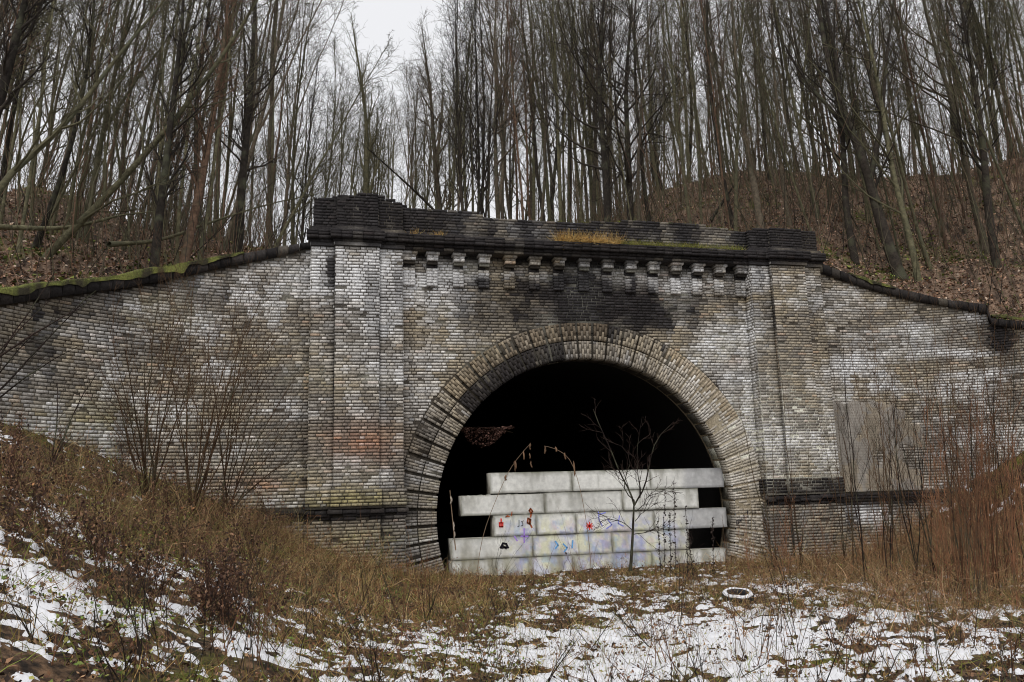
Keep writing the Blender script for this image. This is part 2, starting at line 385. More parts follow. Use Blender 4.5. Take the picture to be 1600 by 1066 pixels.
BRICKS = {}                            # thing name -> list of (verts8, colour)
BQ = np.array([[0, 1, 2, 3], [0, 4, 5, 1], [1, 5, 6, 2], [2, 6, 7, 3], [3, 7, 4, 0]])
def lay(key, path, normal, L, z0, z1, cut=None, gap=.0125, proud=.015, dark=0., white=0., off=0.):
    """lay courses of bricks. path(u)->(x,y), normal(u)->(nx,ny); u in 0..L; cut(zlo,zhi)->allowed [(a,b),...]"""
    lst = BRICKS.setdefault(key, [])
    k0, k1 = int(math.ceil(z0/CH-.35)), int(math.floor(z1/CH+.01))
    A0 = []; A1 = []; Z0 = []; Z1 = []
    for k in range(k0, k1):
        zl, zh = k*CH+gap/2, (k+1)*CH-gap/2
        iv = [(0, L)] if cut is None else cut(zl, zh)
        rr = random.Random(k*13+int(L*1000))
        u = -.38+(k % 2)*.195+off+rr.uniform(-.02, .02)
        i = 0
        while u < L:
            ln = (.262 if (i+k) % 2 == 0 or rr.random() < .12 else .13)+rr.uniform(-.006, .006)
            for a, b in iv:
                lo, hi = max(u, a), min(u+ln-gap, b)
                if hi-lo > .035: A0.append(lo); A1.append(hi); Z0.append(zl); Z1.append(zh)
            u += ln; i += 1
    if not A0: return
    A0, A1, Z0, Z1 = map(np.array, (A0, A1, Z0, Z1)); n = len(A0)
    r = rng.random(n)
    dep = proud+rng.normal(0, .0028, n)
    p0 = np.array(path(A0)).T; p1 = np.array(path(A1)).T; nm = np.array(normal((A0+A1)/2)).T
    mid = np.stack([(p0[:, 0]+p1[:, 0])/2, (p0[:, 1]+p1[:, 1])/2, (Z0+Z1)/2], 1)
    er = fbm(mid[:, 0]*2.2+mid[:, 1], mid[:, 2]*2.2, 0, 91, 3)       # frost-spalled areas sit back
    dep = np.where((er > .62) & (rng.random(n) < .5), dep-.012, dep)
    dep = np.where(rng.random(n) < .002, dep-.03, dep)
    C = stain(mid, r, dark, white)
    ins = .004
    tl = rng.normal(0, .0014, (n, 4))
    V = np.zeros((n, 8, 3))
    du = (p1-p0)/(np.linalg.norm(p1-p0, axis=1, keepdims=True)+1e-9)
    for j, (pp, zz, su, sz) in enumerate(((p0, Z0, 1, 1), (p1, Z0, -1, 1), (p1, Z1, -1, -1), (p0, Z1, 1, -1))):
        V[:, j, :2] = pp+du*ins*su+nm*(dep+tl[:, j])[:, None]; V[:, j, 2] = zz+ins*sz*.7
        V[:, j+4, :2] = pp-nm*.03; V[:, j+4, 2] = zz
    V[:, 1] += 0
    for i in range(n): lst.append((V[i], C[i]))
def flat_panel(key, p, q, z0, z1, **k):
    """p -> q in plan with the visible side on the right hand of p->q seen from above ( = -Y for +X )"""
    p, q = np.array(p, float), np.array(q, float); L = float(np.linalg.norm(q-p)); d = (q-p)/L; n = np.array([d[1], -d[0]])
    lay(key, lambda u: (p[0]+d[0]*u, p[1]+d[1]*u), lambda u: (n[0]+0*u, n[1]+0*u), L, z0, z1, **k)
def core_box(bag, x0, x1, y0, y1, z0, z1, dark=0., mortar=True, div=.25):
    """mortar body behind the bricks; the faces are subdivided so the stain can vary"""
    nx, nz, ny = max(2, int((x1-x0)/div)+1), max(2, int((z1-z0)/div)+1), max(2, int((y1-y0)/div)+1)
    def face(A, B, C_, nu, nv):
        u, v = np.meshgrid(np.linspace(0, 1, nu), np.linspace(0, 1, nv), indexing='ij')
        P = (np.array(A)+u[..., None]*(np.array(B)-A)+v[..., None]*(np.array(C_)-A)).reshape(-1, 3)
        bag.add(P, grid_faces(nu, nv), c=stain(P, np.full(len(P), .5), dark, mortar=mortar))
    face((x0, y0, z0), (x1, y0, z0), (x0, y0, z1), nx, nz); face((x0, y1, z0), (x1, y1, z0), (x0, y1, z1), 2, 2)
    face((x0, y0, z0), (x0, y1, z0), (x0, y0, z1), ny, nz); face((x1, y0, z0), (x1, y1, z0), (x1, y0, z1), ny, nz)
    face((x0, y0, z1), (x1, y0, z1), (x0, y1, z1), nx, ny); face((x0, y0, z0), (x1, y0, z0), (x0, y1, z0), nx, ny)
def finish_bricks(key, root, n_parts=300):
    L = BRICKS[key]
    V = np.array([b[0] for b in L]); C = np.array([b[1] for b in L])
    cen = V[:, :4].mean(1); px, py = proj(cen)
    x4, y4 = proj(V[:, :4].reshape(-1, 3)); x4 = x4.reshape(-1, 4); y4 = y4.reshape(-1, 4)
    area = .5*np.abs((x4[:, 2]-x4[:, 0])*(y4[:, 3]-y4[:, 1])-(x4[:, 3]-x4[:, 1])*(y4[:, 2]-y4[:, 0]))
    inside = (px > 5) & (px < 1595) & (py > 5) & (py < 860)
    order = np.argsort(-(area*inside)); part = order[:n_parts]; rest = order[n_parts:]
    q = (np.arange(len(rest))[:, None, None]*8+BQ[None])[..., ::-1].reshape(-1, 4)
    mk_obj('brickwork', mk_mesh('brickwork', V[rest].reshape(-1, 3), q, None, M_BRICK, np.repeat(C[rest], 8, 0)), root, kind='stuff')
    for i in part:
        o_ = cen[i]
        me = mk_mesh('brick', V[i]-o_, BQ[:, ::-1], None, M_BRICK, np.repeat(C[i:i+1], 8, 0))
        b = mk_obj('brick', me, root); b.location = o_

# ------------------------------------------------------------------ the tunnel portal
portal = empty('tunnel_portal', (0, 0, 0), label='old soot stained brick tunnel portal with a wide round arch between two pilasters', cat='tunnel portal')
# main wall core with the arch cut out
xs = np.concatenate([np.linspace(-W3-.05, -RO+.3, 4)[:-1], np.linspace(-RO+.3, RO-.3, 90), np.linspace(RO-.3, W3+.05, 4)[1:]])
rr_ = RO-.25
zb = np.where(np.abs(xs) < rr_, ZS+np.sqrt(np.clip(rr_**2-xs**2, 0, None)), -2.)
v = np.linspace(0, 1, 40)
P = np.stack([np.repeat(xs[:, None], 40, 1), np.full((len(xs), 40), .0), zb[:, None]+(7.12-zb[:, None])*v], -1).reshape(-1, 3)
b = Bag(); b.add(P, grid_faces(len(xs), 40)[:, ::-1], c=stain(P, np.full(len(P), .5), mortar=True))
b.add(box_v(-7, 7, .9, 1.4, 5.6, 7.3), BOXQ, c=(.06, .05, .05))
b.obj('facade_wall', M_BRICK, portal)
def arch_cut(zl, zh):
    z = min(max(zl, ZS), zh) if zl < ZS < zh else (zl if zl >= ZS else zh)
    dz = abs(z-ZS)
    h = math.sqrt(max((RO+.005)**2-dz*dz, 0)) if dz < RO+.005 else 0
    if h <= 0: return [(0, 2*W3)]
    return [(0, max(0, W3-h)), (W3+h, 2*W3)]
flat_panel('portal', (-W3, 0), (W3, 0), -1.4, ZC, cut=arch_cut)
# pilasters: side strips, a prouder middle strip, plinth with a ledge
for sg in (-1, 1):
    b = Bag()
    xa, xb = sorted((sg*W3, sg*W0)); ma, mb = sorted((sg*W2, sg*W1))
    core_box(b, xa, xb, -DP, .6, -2, ZC+.02)
    core_box(b, ma, mb, -DM, -DP+.05, -2, ZC+.01)
    b.obj('pilaster', M_BRICK, portal)
    zlo = ZP
    flat_panel('portal', (xa, -DP), (ma, -DP), zlo, ZC); flat_panel('portal', (mb, -DP), (xb, -DP), zlo, ZC)
    flat_panel('portal', (ma, -DM), (mb, -DM), zlo, ZC)
    flat_panel('portal', (xa, 0), (xa, -DP), -1.4, ZC); flat_panel('portal', (xb, -DP), (xb, 0), -1.4, ZC)
    flat_panel('portal', (ma, -DP), (ma, -DM), zlo, ZC, dark=.5); flat_panel('portal', (mb, -DM), (mb, -DP), zlo, ZC)  # left reveal of the middle strip painted darker for shade
    # plinth
    e = .06; b = Bag()
    core_box(b, xa-e, xb+e, -DP-e, -DP+.02, .80, ZP); core_box(b, ma-e, mb+e, -DM-e, -DM+.02, .80, ZP)
    core_box(b, xa-.03, xb+.03, -DP-.03, -DP+.02, -2, .54); core_box(b, ma-.03, mb+.03, -DM-.03, -DM+.02, -2, .54)
    b.obj('plinth', M_BRICK, portal)
    dk = .75 if sg > 0 else 0.
    for (za, zb_, ex, d_) in ((.80, ZP-.005, e, dk), (-1.4, .54, .03, .15)):
        flat_panel('portal', (xa-ex, -DP-ex), (ma-ex, -DP-ex), za, zb_, dark=d_, white=-.3); flat_panel('portal', (mb+ex, -DP-ex), (xb+ex, -DP-ex), za, zb_, dark=d_, white=-.3)
        flat_panel('portal', (ma-ex, -DM-ex), (mb+ex, -DM-ex), za, zb_, dark=d_, white=-.3)
        flat_panel('portal', (xa-ex, 0), (xa-ex, -DP-ex), za, zb_, dark=d_); flat_panel('portal', (xb+ex, -DP-ex), (xb+ex, 0), za, zb_, dark=d_)
    # ledge moulding: three courses stepping out, worn top slope
    b = Bag()
    for (za, zb_, ex) in ((.54, .61, .05), (.618, .69, .08), (.69, .80, .11)):
        for (x0, x1, yf) in ((xa, xb, -DP), (ma, mb, -DM)):
            V = box_v(x0-ex, x1+ex, yf-ex, yf+.05, za, zb_)
            if za > .65: V[2:4, 1] += .10; V[2:4, 2] -= .0
            n = max(2, int((x1-x0+2*ex)/.26))
            for i in range(n):       # bricks on edge
                if rng.random() < .06: continue
                W = V.copy(); w_ = (x1-x0+2*ex)/n
                W[[0, 3, 4, 7], 0] = x0-ex+i*w_+.006; W[[1, 2, 5, 6], 0] = x0-ex+(i+1)*w_-.006
                W[:4, 1] += rng.normal(0, .012); W[:, 2] += rng.normal(0, .004)
                b.add(W, BOXQ, c=stain(W.mean(0)[None], rng.random(1), .75 if sg > 0 else .42, white=-.3)[0])
    b.obj('plinth_ledge', M_BRICK, portal)
# cornice: long courses of bricks stepping out, with a weathered slope on top
EAV = [(-W0-.0, -W3+.02, -DP-.02), (-W1, -W2, -DM-.02), (-W3, W3, -.02-.06), (W3-.02, W0, -DP-.02), (W2, W1, -DM-.02)]
b = Bag()
def run_bricks(b, x0, x1, yf, yb, za, zb_, w_=.262, dark=.8, slope=0., jit=.006, white=-.35):
    n = max(1, int(round((x1-x0)/w_))); w_ = (x1-x0)/n
    for i in range(n):
        W = box_v(x0+i*w_+.004, x0+(i+1)*w_-.004, yf+rng.normal(0, jit), yb, za+.004, zb_-.004)
        W[2:4, 1] += slope; W[:4, 2] += rng.normal(0, .003)
        b.add(W, BOXQ, c=stain(W.mean(0)[None], rng.random(1), dark, white=white)[0])
for (x0, x1, yf) in EAV:
    big = 1 if abs(x0) > 4.9 or abs(x1) > 4.9 or True else 0
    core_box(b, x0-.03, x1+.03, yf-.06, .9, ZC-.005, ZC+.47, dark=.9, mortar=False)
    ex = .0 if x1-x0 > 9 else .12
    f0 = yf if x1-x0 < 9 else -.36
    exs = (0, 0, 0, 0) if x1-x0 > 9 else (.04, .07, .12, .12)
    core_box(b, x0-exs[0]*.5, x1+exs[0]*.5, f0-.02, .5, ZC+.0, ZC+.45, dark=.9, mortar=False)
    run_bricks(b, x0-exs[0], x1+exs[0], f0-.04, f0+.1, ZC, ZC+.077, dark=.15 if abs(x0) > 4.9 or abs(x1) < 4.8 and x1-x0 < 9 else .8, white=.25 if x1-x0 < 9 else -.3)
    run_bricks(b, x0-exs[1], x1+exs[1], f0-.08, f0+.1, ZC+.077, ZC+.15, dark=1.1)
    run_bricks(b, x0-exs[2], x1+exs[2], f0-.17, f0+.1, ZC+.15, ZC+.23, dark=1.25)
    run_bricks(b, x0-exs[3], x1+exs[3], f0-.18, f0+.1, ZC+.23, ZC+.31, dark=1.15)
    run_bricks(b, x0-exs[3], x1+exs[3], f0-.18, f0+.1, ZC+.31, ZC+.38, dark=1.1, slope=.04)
b.obj('cornice', M_BRICK, portal)
# parapet: ragged top
PTOP = [(497, 309), (530, 306), (592, 308), (620, 318), (640, 322), (740, 329), (755, 334), (780, 339), (850, 342), (940, 345), (980, 342), (1060, 347), (1110, 351), (1122, 354), (1160, 358), (1196, 358), (1262, 361)]
PT = np.array([on_y(x, y, -.30) for x, y in PTOP])
def ptop(x): return np.interp(x, PT[:, 0], PT[:, 2])
PX0, PX1 = -W0+.05, W0-.06
def par_cut_for(x0, x1):
    def f(zl, zh):
        u = np.linspace(x0, x1, max(3, int((x1-x0)/.13))); ok = ptop(u)+(vnoise(u*3, 0, 0, 5)-.5)*.05 > zh
        r = []; st = None
        for i, k in enumerate(ok):
            if k and st is None: st = u[i]
            if (not k or i == len(ok)-1) and st is not None: r.append((st-x0, u[i]-x0)); st = None
        return r
    return f
b = Bag()
def par_core(x0, x1, yf, yb):
    n = max(4, int((x1-x0)/.13)); u = np.linspace(x0, x1, n); h = ptop(u)-.05-CH*.3
    for yy, fl in ((yf, 1), (yb, 0)):
        P = np.stack([np.repeat(u, 6), np.full(n*6, yy), (7.3+(h[:, None]-7.3)*np.linspace(0, 1, 6)).ravel()], 1)
        b.add(P, grid_faces(n, 6), c=stain(P, np.full(len(P), .5), .8, mortar=False)*.6)
    P = np.stack([np.repeat(u, 2), np.tile([yf, yb], n), np.repeat(h, 2)], 1)
    b.add(P, grid_faces(n, 2), c=A_(60, 62, 34))
    for xx in (x0, x1):
        hh = float(ptop(xx))-.08
        b.add([(xx, yf, 7.3), (xx, yb, 7.3), (xx, yb, hh), (xx, yf, hh)], [[0, 1, 2, 3]], c=(.02, .02, .02))
par_core(PX0, PX1, -.27, .35)
for (x0, x1, yf) in ((PX0, -W3, -.42), (-W1+.03, -W2-.03, -.52), (W3+.02, PX1, -.42), (W2+.03, W1-.03, -.52)):
    par_core(x0, x1, yf, -.2)
    flat_panel('portal', (x0, yf), (x1, yf), ZC+.36, 9, cut=par_cut_for(x0, x1), dark=1.25, white=-.1)
    flat_panel('portal', (x0, -.2), (x0, yf), ZC+.36, 8.1, dark=.9); flat_panel('portal', (x1, yf), (x1, -.2), ZC+.36, 8.1, dark=.9)
flat_panel('portal', (-W3, -.27), (W3, -.27), ZC+.36, 9, cut=par_cut_for(-W3, W3), dark=.86, white=.15)
b.obj('parapet', M_BRICK, portal)
# loose moss along the parapet top and grass on the cornice
# corbels under the cornice
CPX = [(641, 404), (676, 404), (717, 406), (757, 408), (797, 410), (836, 411), (874, 412), (913, 413), (950, 414), (986, 415), (1022, 416), (1057, 417), (1091, 418), (1125, 419), (1158, 420)]
for i in range(15):
    cx = float(on_y(*CPX[i], -.2)[0]); b = Bag()
    xa, xb = cx-.14, cx+.14
    if i == 0: xa = -W3+.004
    if i == 14: xb = W3-.004
    core_box(b, xa+.012, xb-.012, -.075, .02, 6.27, 6.80, dark=.2, div=.5); core_box(b, xa+.012, xb-.012, -.20, .02, 6.80, 7.1, dark=.5, div=.5)
    z = 6.26
    k = 0
    while z < 7.08:
        last = z > 6.98
        if z < 6.76: dep = .095
        elif z < 6.84: dep = .11
        elif last: dep = .31
        else: dep = .255
        ex = .035 if last else 0
        wd = .0
        split = [xa-ex, xa-ex+(xb-xa+2*ex)*(.5 if k % 2 else .66), xb+ex]
        blot = blobs(*proj(np.array([cx, -.1, z])), SOOT_SHADE)
        for s0, s1 in zip(split[:-1], split[1:]):
            W = box_v(s0+.005, s1-.005, -dep+rng.normal(0, .006), .01, z+.005, z+.077-.005)
            dkk = .8 if 6.66 < z < 6.86 else (.0 if z < 6.7 else .12)  # courses below the projecting block painted dark as its shadow
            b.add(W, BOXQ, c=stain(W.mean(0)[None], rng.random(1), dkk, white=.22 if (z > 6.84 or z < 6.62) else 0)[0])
        z += .077; k += 1
    b.obj('corbel', M_BRICK, portal)
# arch ring: bundles of bricks with recessed joints, two tiers
NG = 41; A0_, A1_ = math.radians(-18), math.radians(198); dA = (A1_-A0_)/NG
RM = 4.45
b = Bag()
th = np.linspace(A0_-.1, A1_+.1, 120)
for yy in (.03,):
    rt = np.clip((math.radians(75)-th)/.5, 0, 1)
    P = np.stack([np.outer(np.cos(th), (RI+.03, RO-.01)), np.repeat((yy-.068*rt)[:, None], 2, 1), ZS+np.outer(np.sin(th), (RI+.03, RO-.01))], -1).reshape(-1, 3)
    rt2 = np.repeat(rt, 2)[:, None]
    b.add(P, grid_faces(120, 2), c=stain(P, np.full(240, .5), mortar=True)*.8*(1-.6*rt2)+A_(150, 138, 116)*.6*rt2)
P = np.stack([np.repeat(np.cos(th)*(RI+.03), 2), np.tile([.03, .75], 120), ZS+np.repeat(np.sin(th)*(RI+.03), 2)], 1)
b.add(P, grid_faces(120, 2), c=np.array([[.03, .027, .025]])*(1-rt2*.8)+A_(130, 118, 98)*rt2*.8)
b.obj('arch_core', M_BRICK, portal)
def vous(g, tier):
    b = Bag(); r0, r1 = ((RI, RM-.008) if tier == 0 else (RM+.008, RO))
    gapA = ((.052 if g > 18 else .034)+.018*rng.random())/RM/2
    a0, a1 = A0_+g*dA+gapA, A0_+(g+1)*dA-gapA
    am = (a0+a1)/2
    left_up = math.degrees(am)
    dp = -.055+rng.normal(0, .008)
    def pt(r, a, y): return (math.cos(a)*r, y, ZS+math.sin(a)*r)
    def wedge(ra, rb, aa, ab, y0, y1, c, ins=0):
        V = [pt(ra, aa, y0), pt(rb, aa, y0), pt(rb, ab, y0), pt(ra, ab, y0), pt(ra, aa, y1), pt(rb, aa, y1), pt(rb, ab, y1), pt(ra, ab, y1)]
        b.add(V, BOXQ, c=c)
    cm = stain(np.array([pt((r0+r1)/2, am, dp)]), np.array([.5]), mortar=True)[0]
    wedge(r0+.01, r1-.006, a0+.002, a1-.002, dp+.012, .6, cm)
    n = 5; da = (a1-a0)/n
    sooty = tier == 0 and 96 < left_up < 138
    tan = tier == 1 and 84 < left_up < 142
    right = left_up < 62
    for k in range(n):
        cuts = [r0, r0+.26, r1] if k % 2 else [r0, r0+.13, r0+.39, r1]
        if cuts[-1]-cuts[-2] < .04: cuts.pop(-2)
        for ra, rb in zip(cuts[:-1], cuts[1:]):
            rn = .25+.5*rng.random(1); pm = np.array([pt((ra+rb)/2, a0+(k+.5)*da, dp)])
            c = stain(pm, rn, dark=.8 if sooty else ((-.15 if left_up < 55 else .12)+(.55*(fbm(pm[0, 0]*2.5, pm[0, 2]*1.3, 0, 131, 3)-.35) if left_up > 50 else 0)+(.25 if 58 < left_up < 84 and rn[0] < .38 else 0)), white=(-.5 if (tan or sooty) else (.18 if right else .0)))[0]
            if tan: c = c*.6+A_(136, 120, 98)*(.25+.9*rn)*.4
            if right: c = c*.6+A_(170, 160, 142)*(.7+.5*rn)*.4
            if tier == 1 and 30 < left_up < 62 and rb > r1-.2: c = c*.5+A_(118, 96, 56)*.5
            s = .003
            y_ = dp+rng.normal(0, .004)
            if rng.random() < .03: y_ += .03
            gg = .0055/((ra+rb)/2)
            wedge(ra+.005, rb-.005, a0+k*da+gg, a0+(k+1)*da-gg, y_, dp+.05, c)
            if ra == r0 and tier == 0:        # the brick shows on the underside too
                wedge(ra-.004, ra+.03, a0+k*da+gg, a0+(k+1)*da-gg, y_+.02, .25, c*.8)
    b.obj('voussoir', M_BRICK, portal)
for g in range(NG):
    vous(g, 0); vous(g, 1)
# tunnel barrel going into the hill
b = Bag(); th = np.linspace(math.radians(-24), math.radians(204), 60); ys = np.linspace(.5, 46, 30)
RR = 4.25
P = np.stack([np.repeat(np.cos(th)*RR, 30), np.tile(ys, 60), ZS+np.repeat(np.sin(th)*RR, 30)], 1)
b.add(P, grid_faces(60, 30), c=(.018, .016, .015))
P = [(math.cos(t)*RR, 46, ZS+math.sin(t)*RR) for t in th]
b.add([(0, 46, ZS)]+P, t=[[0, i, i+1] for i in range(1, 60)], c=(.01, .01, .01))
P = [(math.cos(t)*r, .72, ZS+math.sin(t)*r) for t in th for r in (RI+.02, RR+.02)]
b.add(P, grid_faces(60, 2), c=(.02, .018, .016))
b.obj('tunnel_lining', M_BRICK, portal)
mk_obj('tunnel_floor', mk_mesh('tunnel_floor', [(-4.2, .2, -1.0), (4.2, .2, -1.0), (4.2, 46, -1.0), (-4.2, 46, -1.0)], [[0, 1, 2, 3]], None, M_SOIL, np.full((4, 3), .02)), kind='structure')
finish_bricks('portal', portal)

# ------------------------------------------------------------------ wing walls
def wing(side, label, smax):
    root = empty('wing_wall', (side*W0, 0, 0), label=label, cat='wall')
    key = 'wing%d' % side
    root.location = (0, 0, 0)
    def path(u):
        s = smax-u if side < 0 else u
        return side*np.interp(s, WS, WX), np.interp(s, WS, WY)
    def normal(u):
        s = smax-u if side < 0 else u
        a = np.interp(s, WS, WA); return -side*np.sin(a), -np.cos(a)
    ss = np.linspace(0, smax, 200)
    def cut(zl, zh):
        zt = cop_z(side, ss, 0); ok = zt > zh+.0
        r = []; st = None
        uu = smax-ss[::-1] if side < 0 else ss; okk = ok[::-1] if side < 0 else ok
        for i, k in enumerate(okk):
            if k and st is None: st = uu[i]
            if (not k or i == len(okk)-1) and st is not None: r.append((st, uu[i])); st = None
        return r
    lay(key, path, normal, smax, .85, 7.2, cut=cut)
    off = .07
    def path2(u):
        x, y = path(u); nx, ny = normal(u); return x+nx*off, y+ny*off
    lay(key, path2, normal, smax, -1.2, .56, dark=.1)
    off2 = .11
    def path3(u):
        x, y = path(u); nx, ny = normal(u); return x+nx*off2, y+ny*off2
    lay(key, path3, normal, smax, .60, .78, dark=.9, white=-.4)
    b = Bag(); n = 120; s = np.linspace(0, smax, n); u = smax-s if side < 0 else s
    x, y = path(u); nx, ny = normal(u); h = cop_z(side, s, 0)+.03
    for o_, z0_, z1_ in ((0., .5, None), (off, -2, .60), (off2, .57, .80)):
        top = h if z1_ is None else np.full(n, z1_)
        m_ = 30 if z1_ is None else 6
        P = np.stack([np.repeat(x+nx*o_, m_), np.repeat(y+ny*o_, m_), (z0_+(top[:, None]-z0_)*np.linspace(0, 1, m_)).ravel()], 1)
        b.add(P, grid_faces(n, m_), c=stain(P, np.full(len(P), .5), mortar=True))
        if o_:
            P = np.stack([np.repeat(x, 2)+np.outer(nx, (0, o_)).ravel(), np.repeat(y, 2)+np.outer(ny, (0, o_)).ravel(), np.full(2*n, z1_)], 1)
            b.add(P, grid_faces(n, 2), c=A_(62, 60, 36))
    # back and end, so the wall is a solid of real thickness
    P = np.stack([np.repeat(x-nx*.75, 2), np.repeat(y-ny*.75, 2), np.stack([np.full(n, 1.), h], 1).ravel()], 1)
    b.add(P, grid_faces(n, 2), c=(.05, .05, .05))
    P = np.stack([np.repeat(x, 2)-np.outer(nx, (0, .75)).ravel(), np.repeat(y, 2)-np.outer(ny, (0, .75)).ravel(), np.repeat(h, 2)], 1)
    b.add(P, grid_faces(n, 2), c=(.05, .05, .05))
    b.obj('wall_core', M_BRICK, root)
    finish_bricks(key, root)
    return root, path, normal
wl, pathL, normL = wing(-1, 'curved brick wing wall left of the portal under a mossy sloping coping', 9.5)
wr, pathR, normR = wing(1, 'curved brick wing wall right of the portal with grey patched render low down', 8.5)
def copings(side, root, smax, first=.05):
    s = first; k = 0
    while s < smax-.1:
        L = min(.25+rng.random()*.03, smax-s)
        e = s+L-.012
        vs = []
        if side > 0 and s < SEND_R < e: e = SEND_R-.01; L = SEND_R-s
        dz = rng.normal(0, .005); pj = rng.normal(0, .006); W = []
        for q in np.linspace(s, e, 4):
            x, y, a = side*np.interp(q, WS, WX), np.interp(q, WS, WY), np.interp(q, WS, WA)
            nx, ny = -side*math.sin(a), -math.cos(a)
            zb_, zt = float(cop_z(side, q, 0))+dz, float(cop_z(side, q, 1))+dz
            if side > 0 and q > SEND_R: zt = zb_+.2
            W.append([(x+nx*(.14+pj), y+ny*(.14+pj), zb_), (x+nx*(.145+pj), y+ny*(.145+pj), zt-.012), (x+nx*(.13+pj), y+ny*(.13+pj), zt), (x-nx*.6, y-ny*.6, zt+.05), (x-nx*.6, y-ny*.6, zb_)])
        W = np.array(W)
        idx = np.arange(20).reshape(4, 5); nx_ = np.roll(idx, -1, 1)
        q_ = np.stack([idx[:-1], nx_[:-1], nx_[1:], idx[1:]], -1).reshape(-1, 4)
        t = [[0, i, i+1] for i in range(1, 4)]+[[15, 15+i+1, 15+i] for i in range(1, 4)]
        b = Bag(); r = rng.random()
        b.add(W.reshape(-1, 3), q_, t, c=stain(W.mean((0, 1))[None], np.array([r]), .95, white=-.3)[0]*.8+A_(56, 52, 48)*.3*r)
        b.obj('coping_stone', M_BRICK, root)
        s += L; k += 1
copings(-1, wl, 9.4); copings(1, wr, 8.3)
# grey cement render low on the right wing: an uneven skin 2 cm proud of the bricks
b = Bag(); nu, nv = 60, 140
u_ = np.linspace(.25, 3.5, nu); v_ = np.linspace(.82, 3.35, nv)
uu, vv = np.meshgrid(u_, v_, indexing='ij')
x, y = pathR(uu.ravel()); nx, ny = normR(uu.ravel())
edge = np.minimum.reduce([(3.1-uu)*.4+(fbm(uu*1.9, vv*1.7, 0, 12)-.5)*2.6+(fbm(uu*6, vv*6, 0, 13)-.5)*.5, (3.3-vv)*1.+.05+(fbm(uu*3, vv*3, 0, 18)-.5)*.3, (uu-.25)*3+.2])
d_ = np.clip(edge*.2, -.01, .028)+(fbm(uu*4, vv*4, 0, 14)-.5)*.008
P = np.stack([x+nx*d_.ravel(), y+ny*d_.ravel(), vv.ravel()], 1)
cc = A_(126, 121, 114)*(.3+.7*fbm(uu.ravel()*9, vv.ravel()*1.6, 0, 46)[:, None]+.45*fbm(uu.ravel()*2, vv.ravel()*1.2, 0, 16)[:, None])
cc = cc*np.where(np.abs((vv.ravel()/CH) % 1-.5) > .38, .80, 1)[:, None]*np.where(fbm(uu.ravel()*2, vv.ravel()*2, 0, 48)[:, None] > .55, np.array([[1.05, .98, .86]]), 1)
fq = grid_faces(nu, nv); kp = (d_.ravel()[fq].max(1) > .004)
b.add(P, fq[kp], c=cc); b.obj('render_patch', M_CONC, wr, smooth=True)

# ------------------------------------------------------------------ concrete blocks walling up the opening
YB = .30
rows = []
def zrow(k): return 1.565-.527*k
def bx(px, k):     # X where the pixel column meets the row's middle on the block plane
    z = zrow(k)-.26
    # solve along the wall
    lo, hi = -5., 5.
    for _ in range(40):
        mid = (lo+hi)/2
        if proj(np.array([mid, YB, z]))[0] < px: lo = mid
        else: hi = mid
    return (lo+hi)/2
ROWS = [(0, [765, 894, 1016, 1131], ['left end of the top course, its upper left corner free', 'middle of the top course with a dark vertical streak', 'right end of the top course with grey cement wash at its end']),
        (1, [720, 851, 973, 1091], ['left end of the second course, jutting out over a dark gap', 'middle of the second course, plain and pale', 'right end of the second course beside the small square hole']),
        (2, [771, 838, 900, 1022, 1136], ['left end of the third course with a red figure painted on it', 'short one in the third course with a rust brown painted letter', 'middle of the third course behind the red star', 'right end of the third course between the two square holes']),
        (3, [704, 833, 957, 1077], ['left end of the fourth course with a black splash of paint', 'middle of the fourth course with blue and yellow paint smears', 'right end of the fourth course beside the lower square hole']),
        (4, [704, 776, 896, 1019, 1136], ['far left end of the bottom course, half hidden in dry stalks', 'second from left in the bottom course behind tall grass', 'middle of the bottom course behind the small bare tree', 'right end of the bottom course under the lower square hole']),
        ]
blockobj = {}
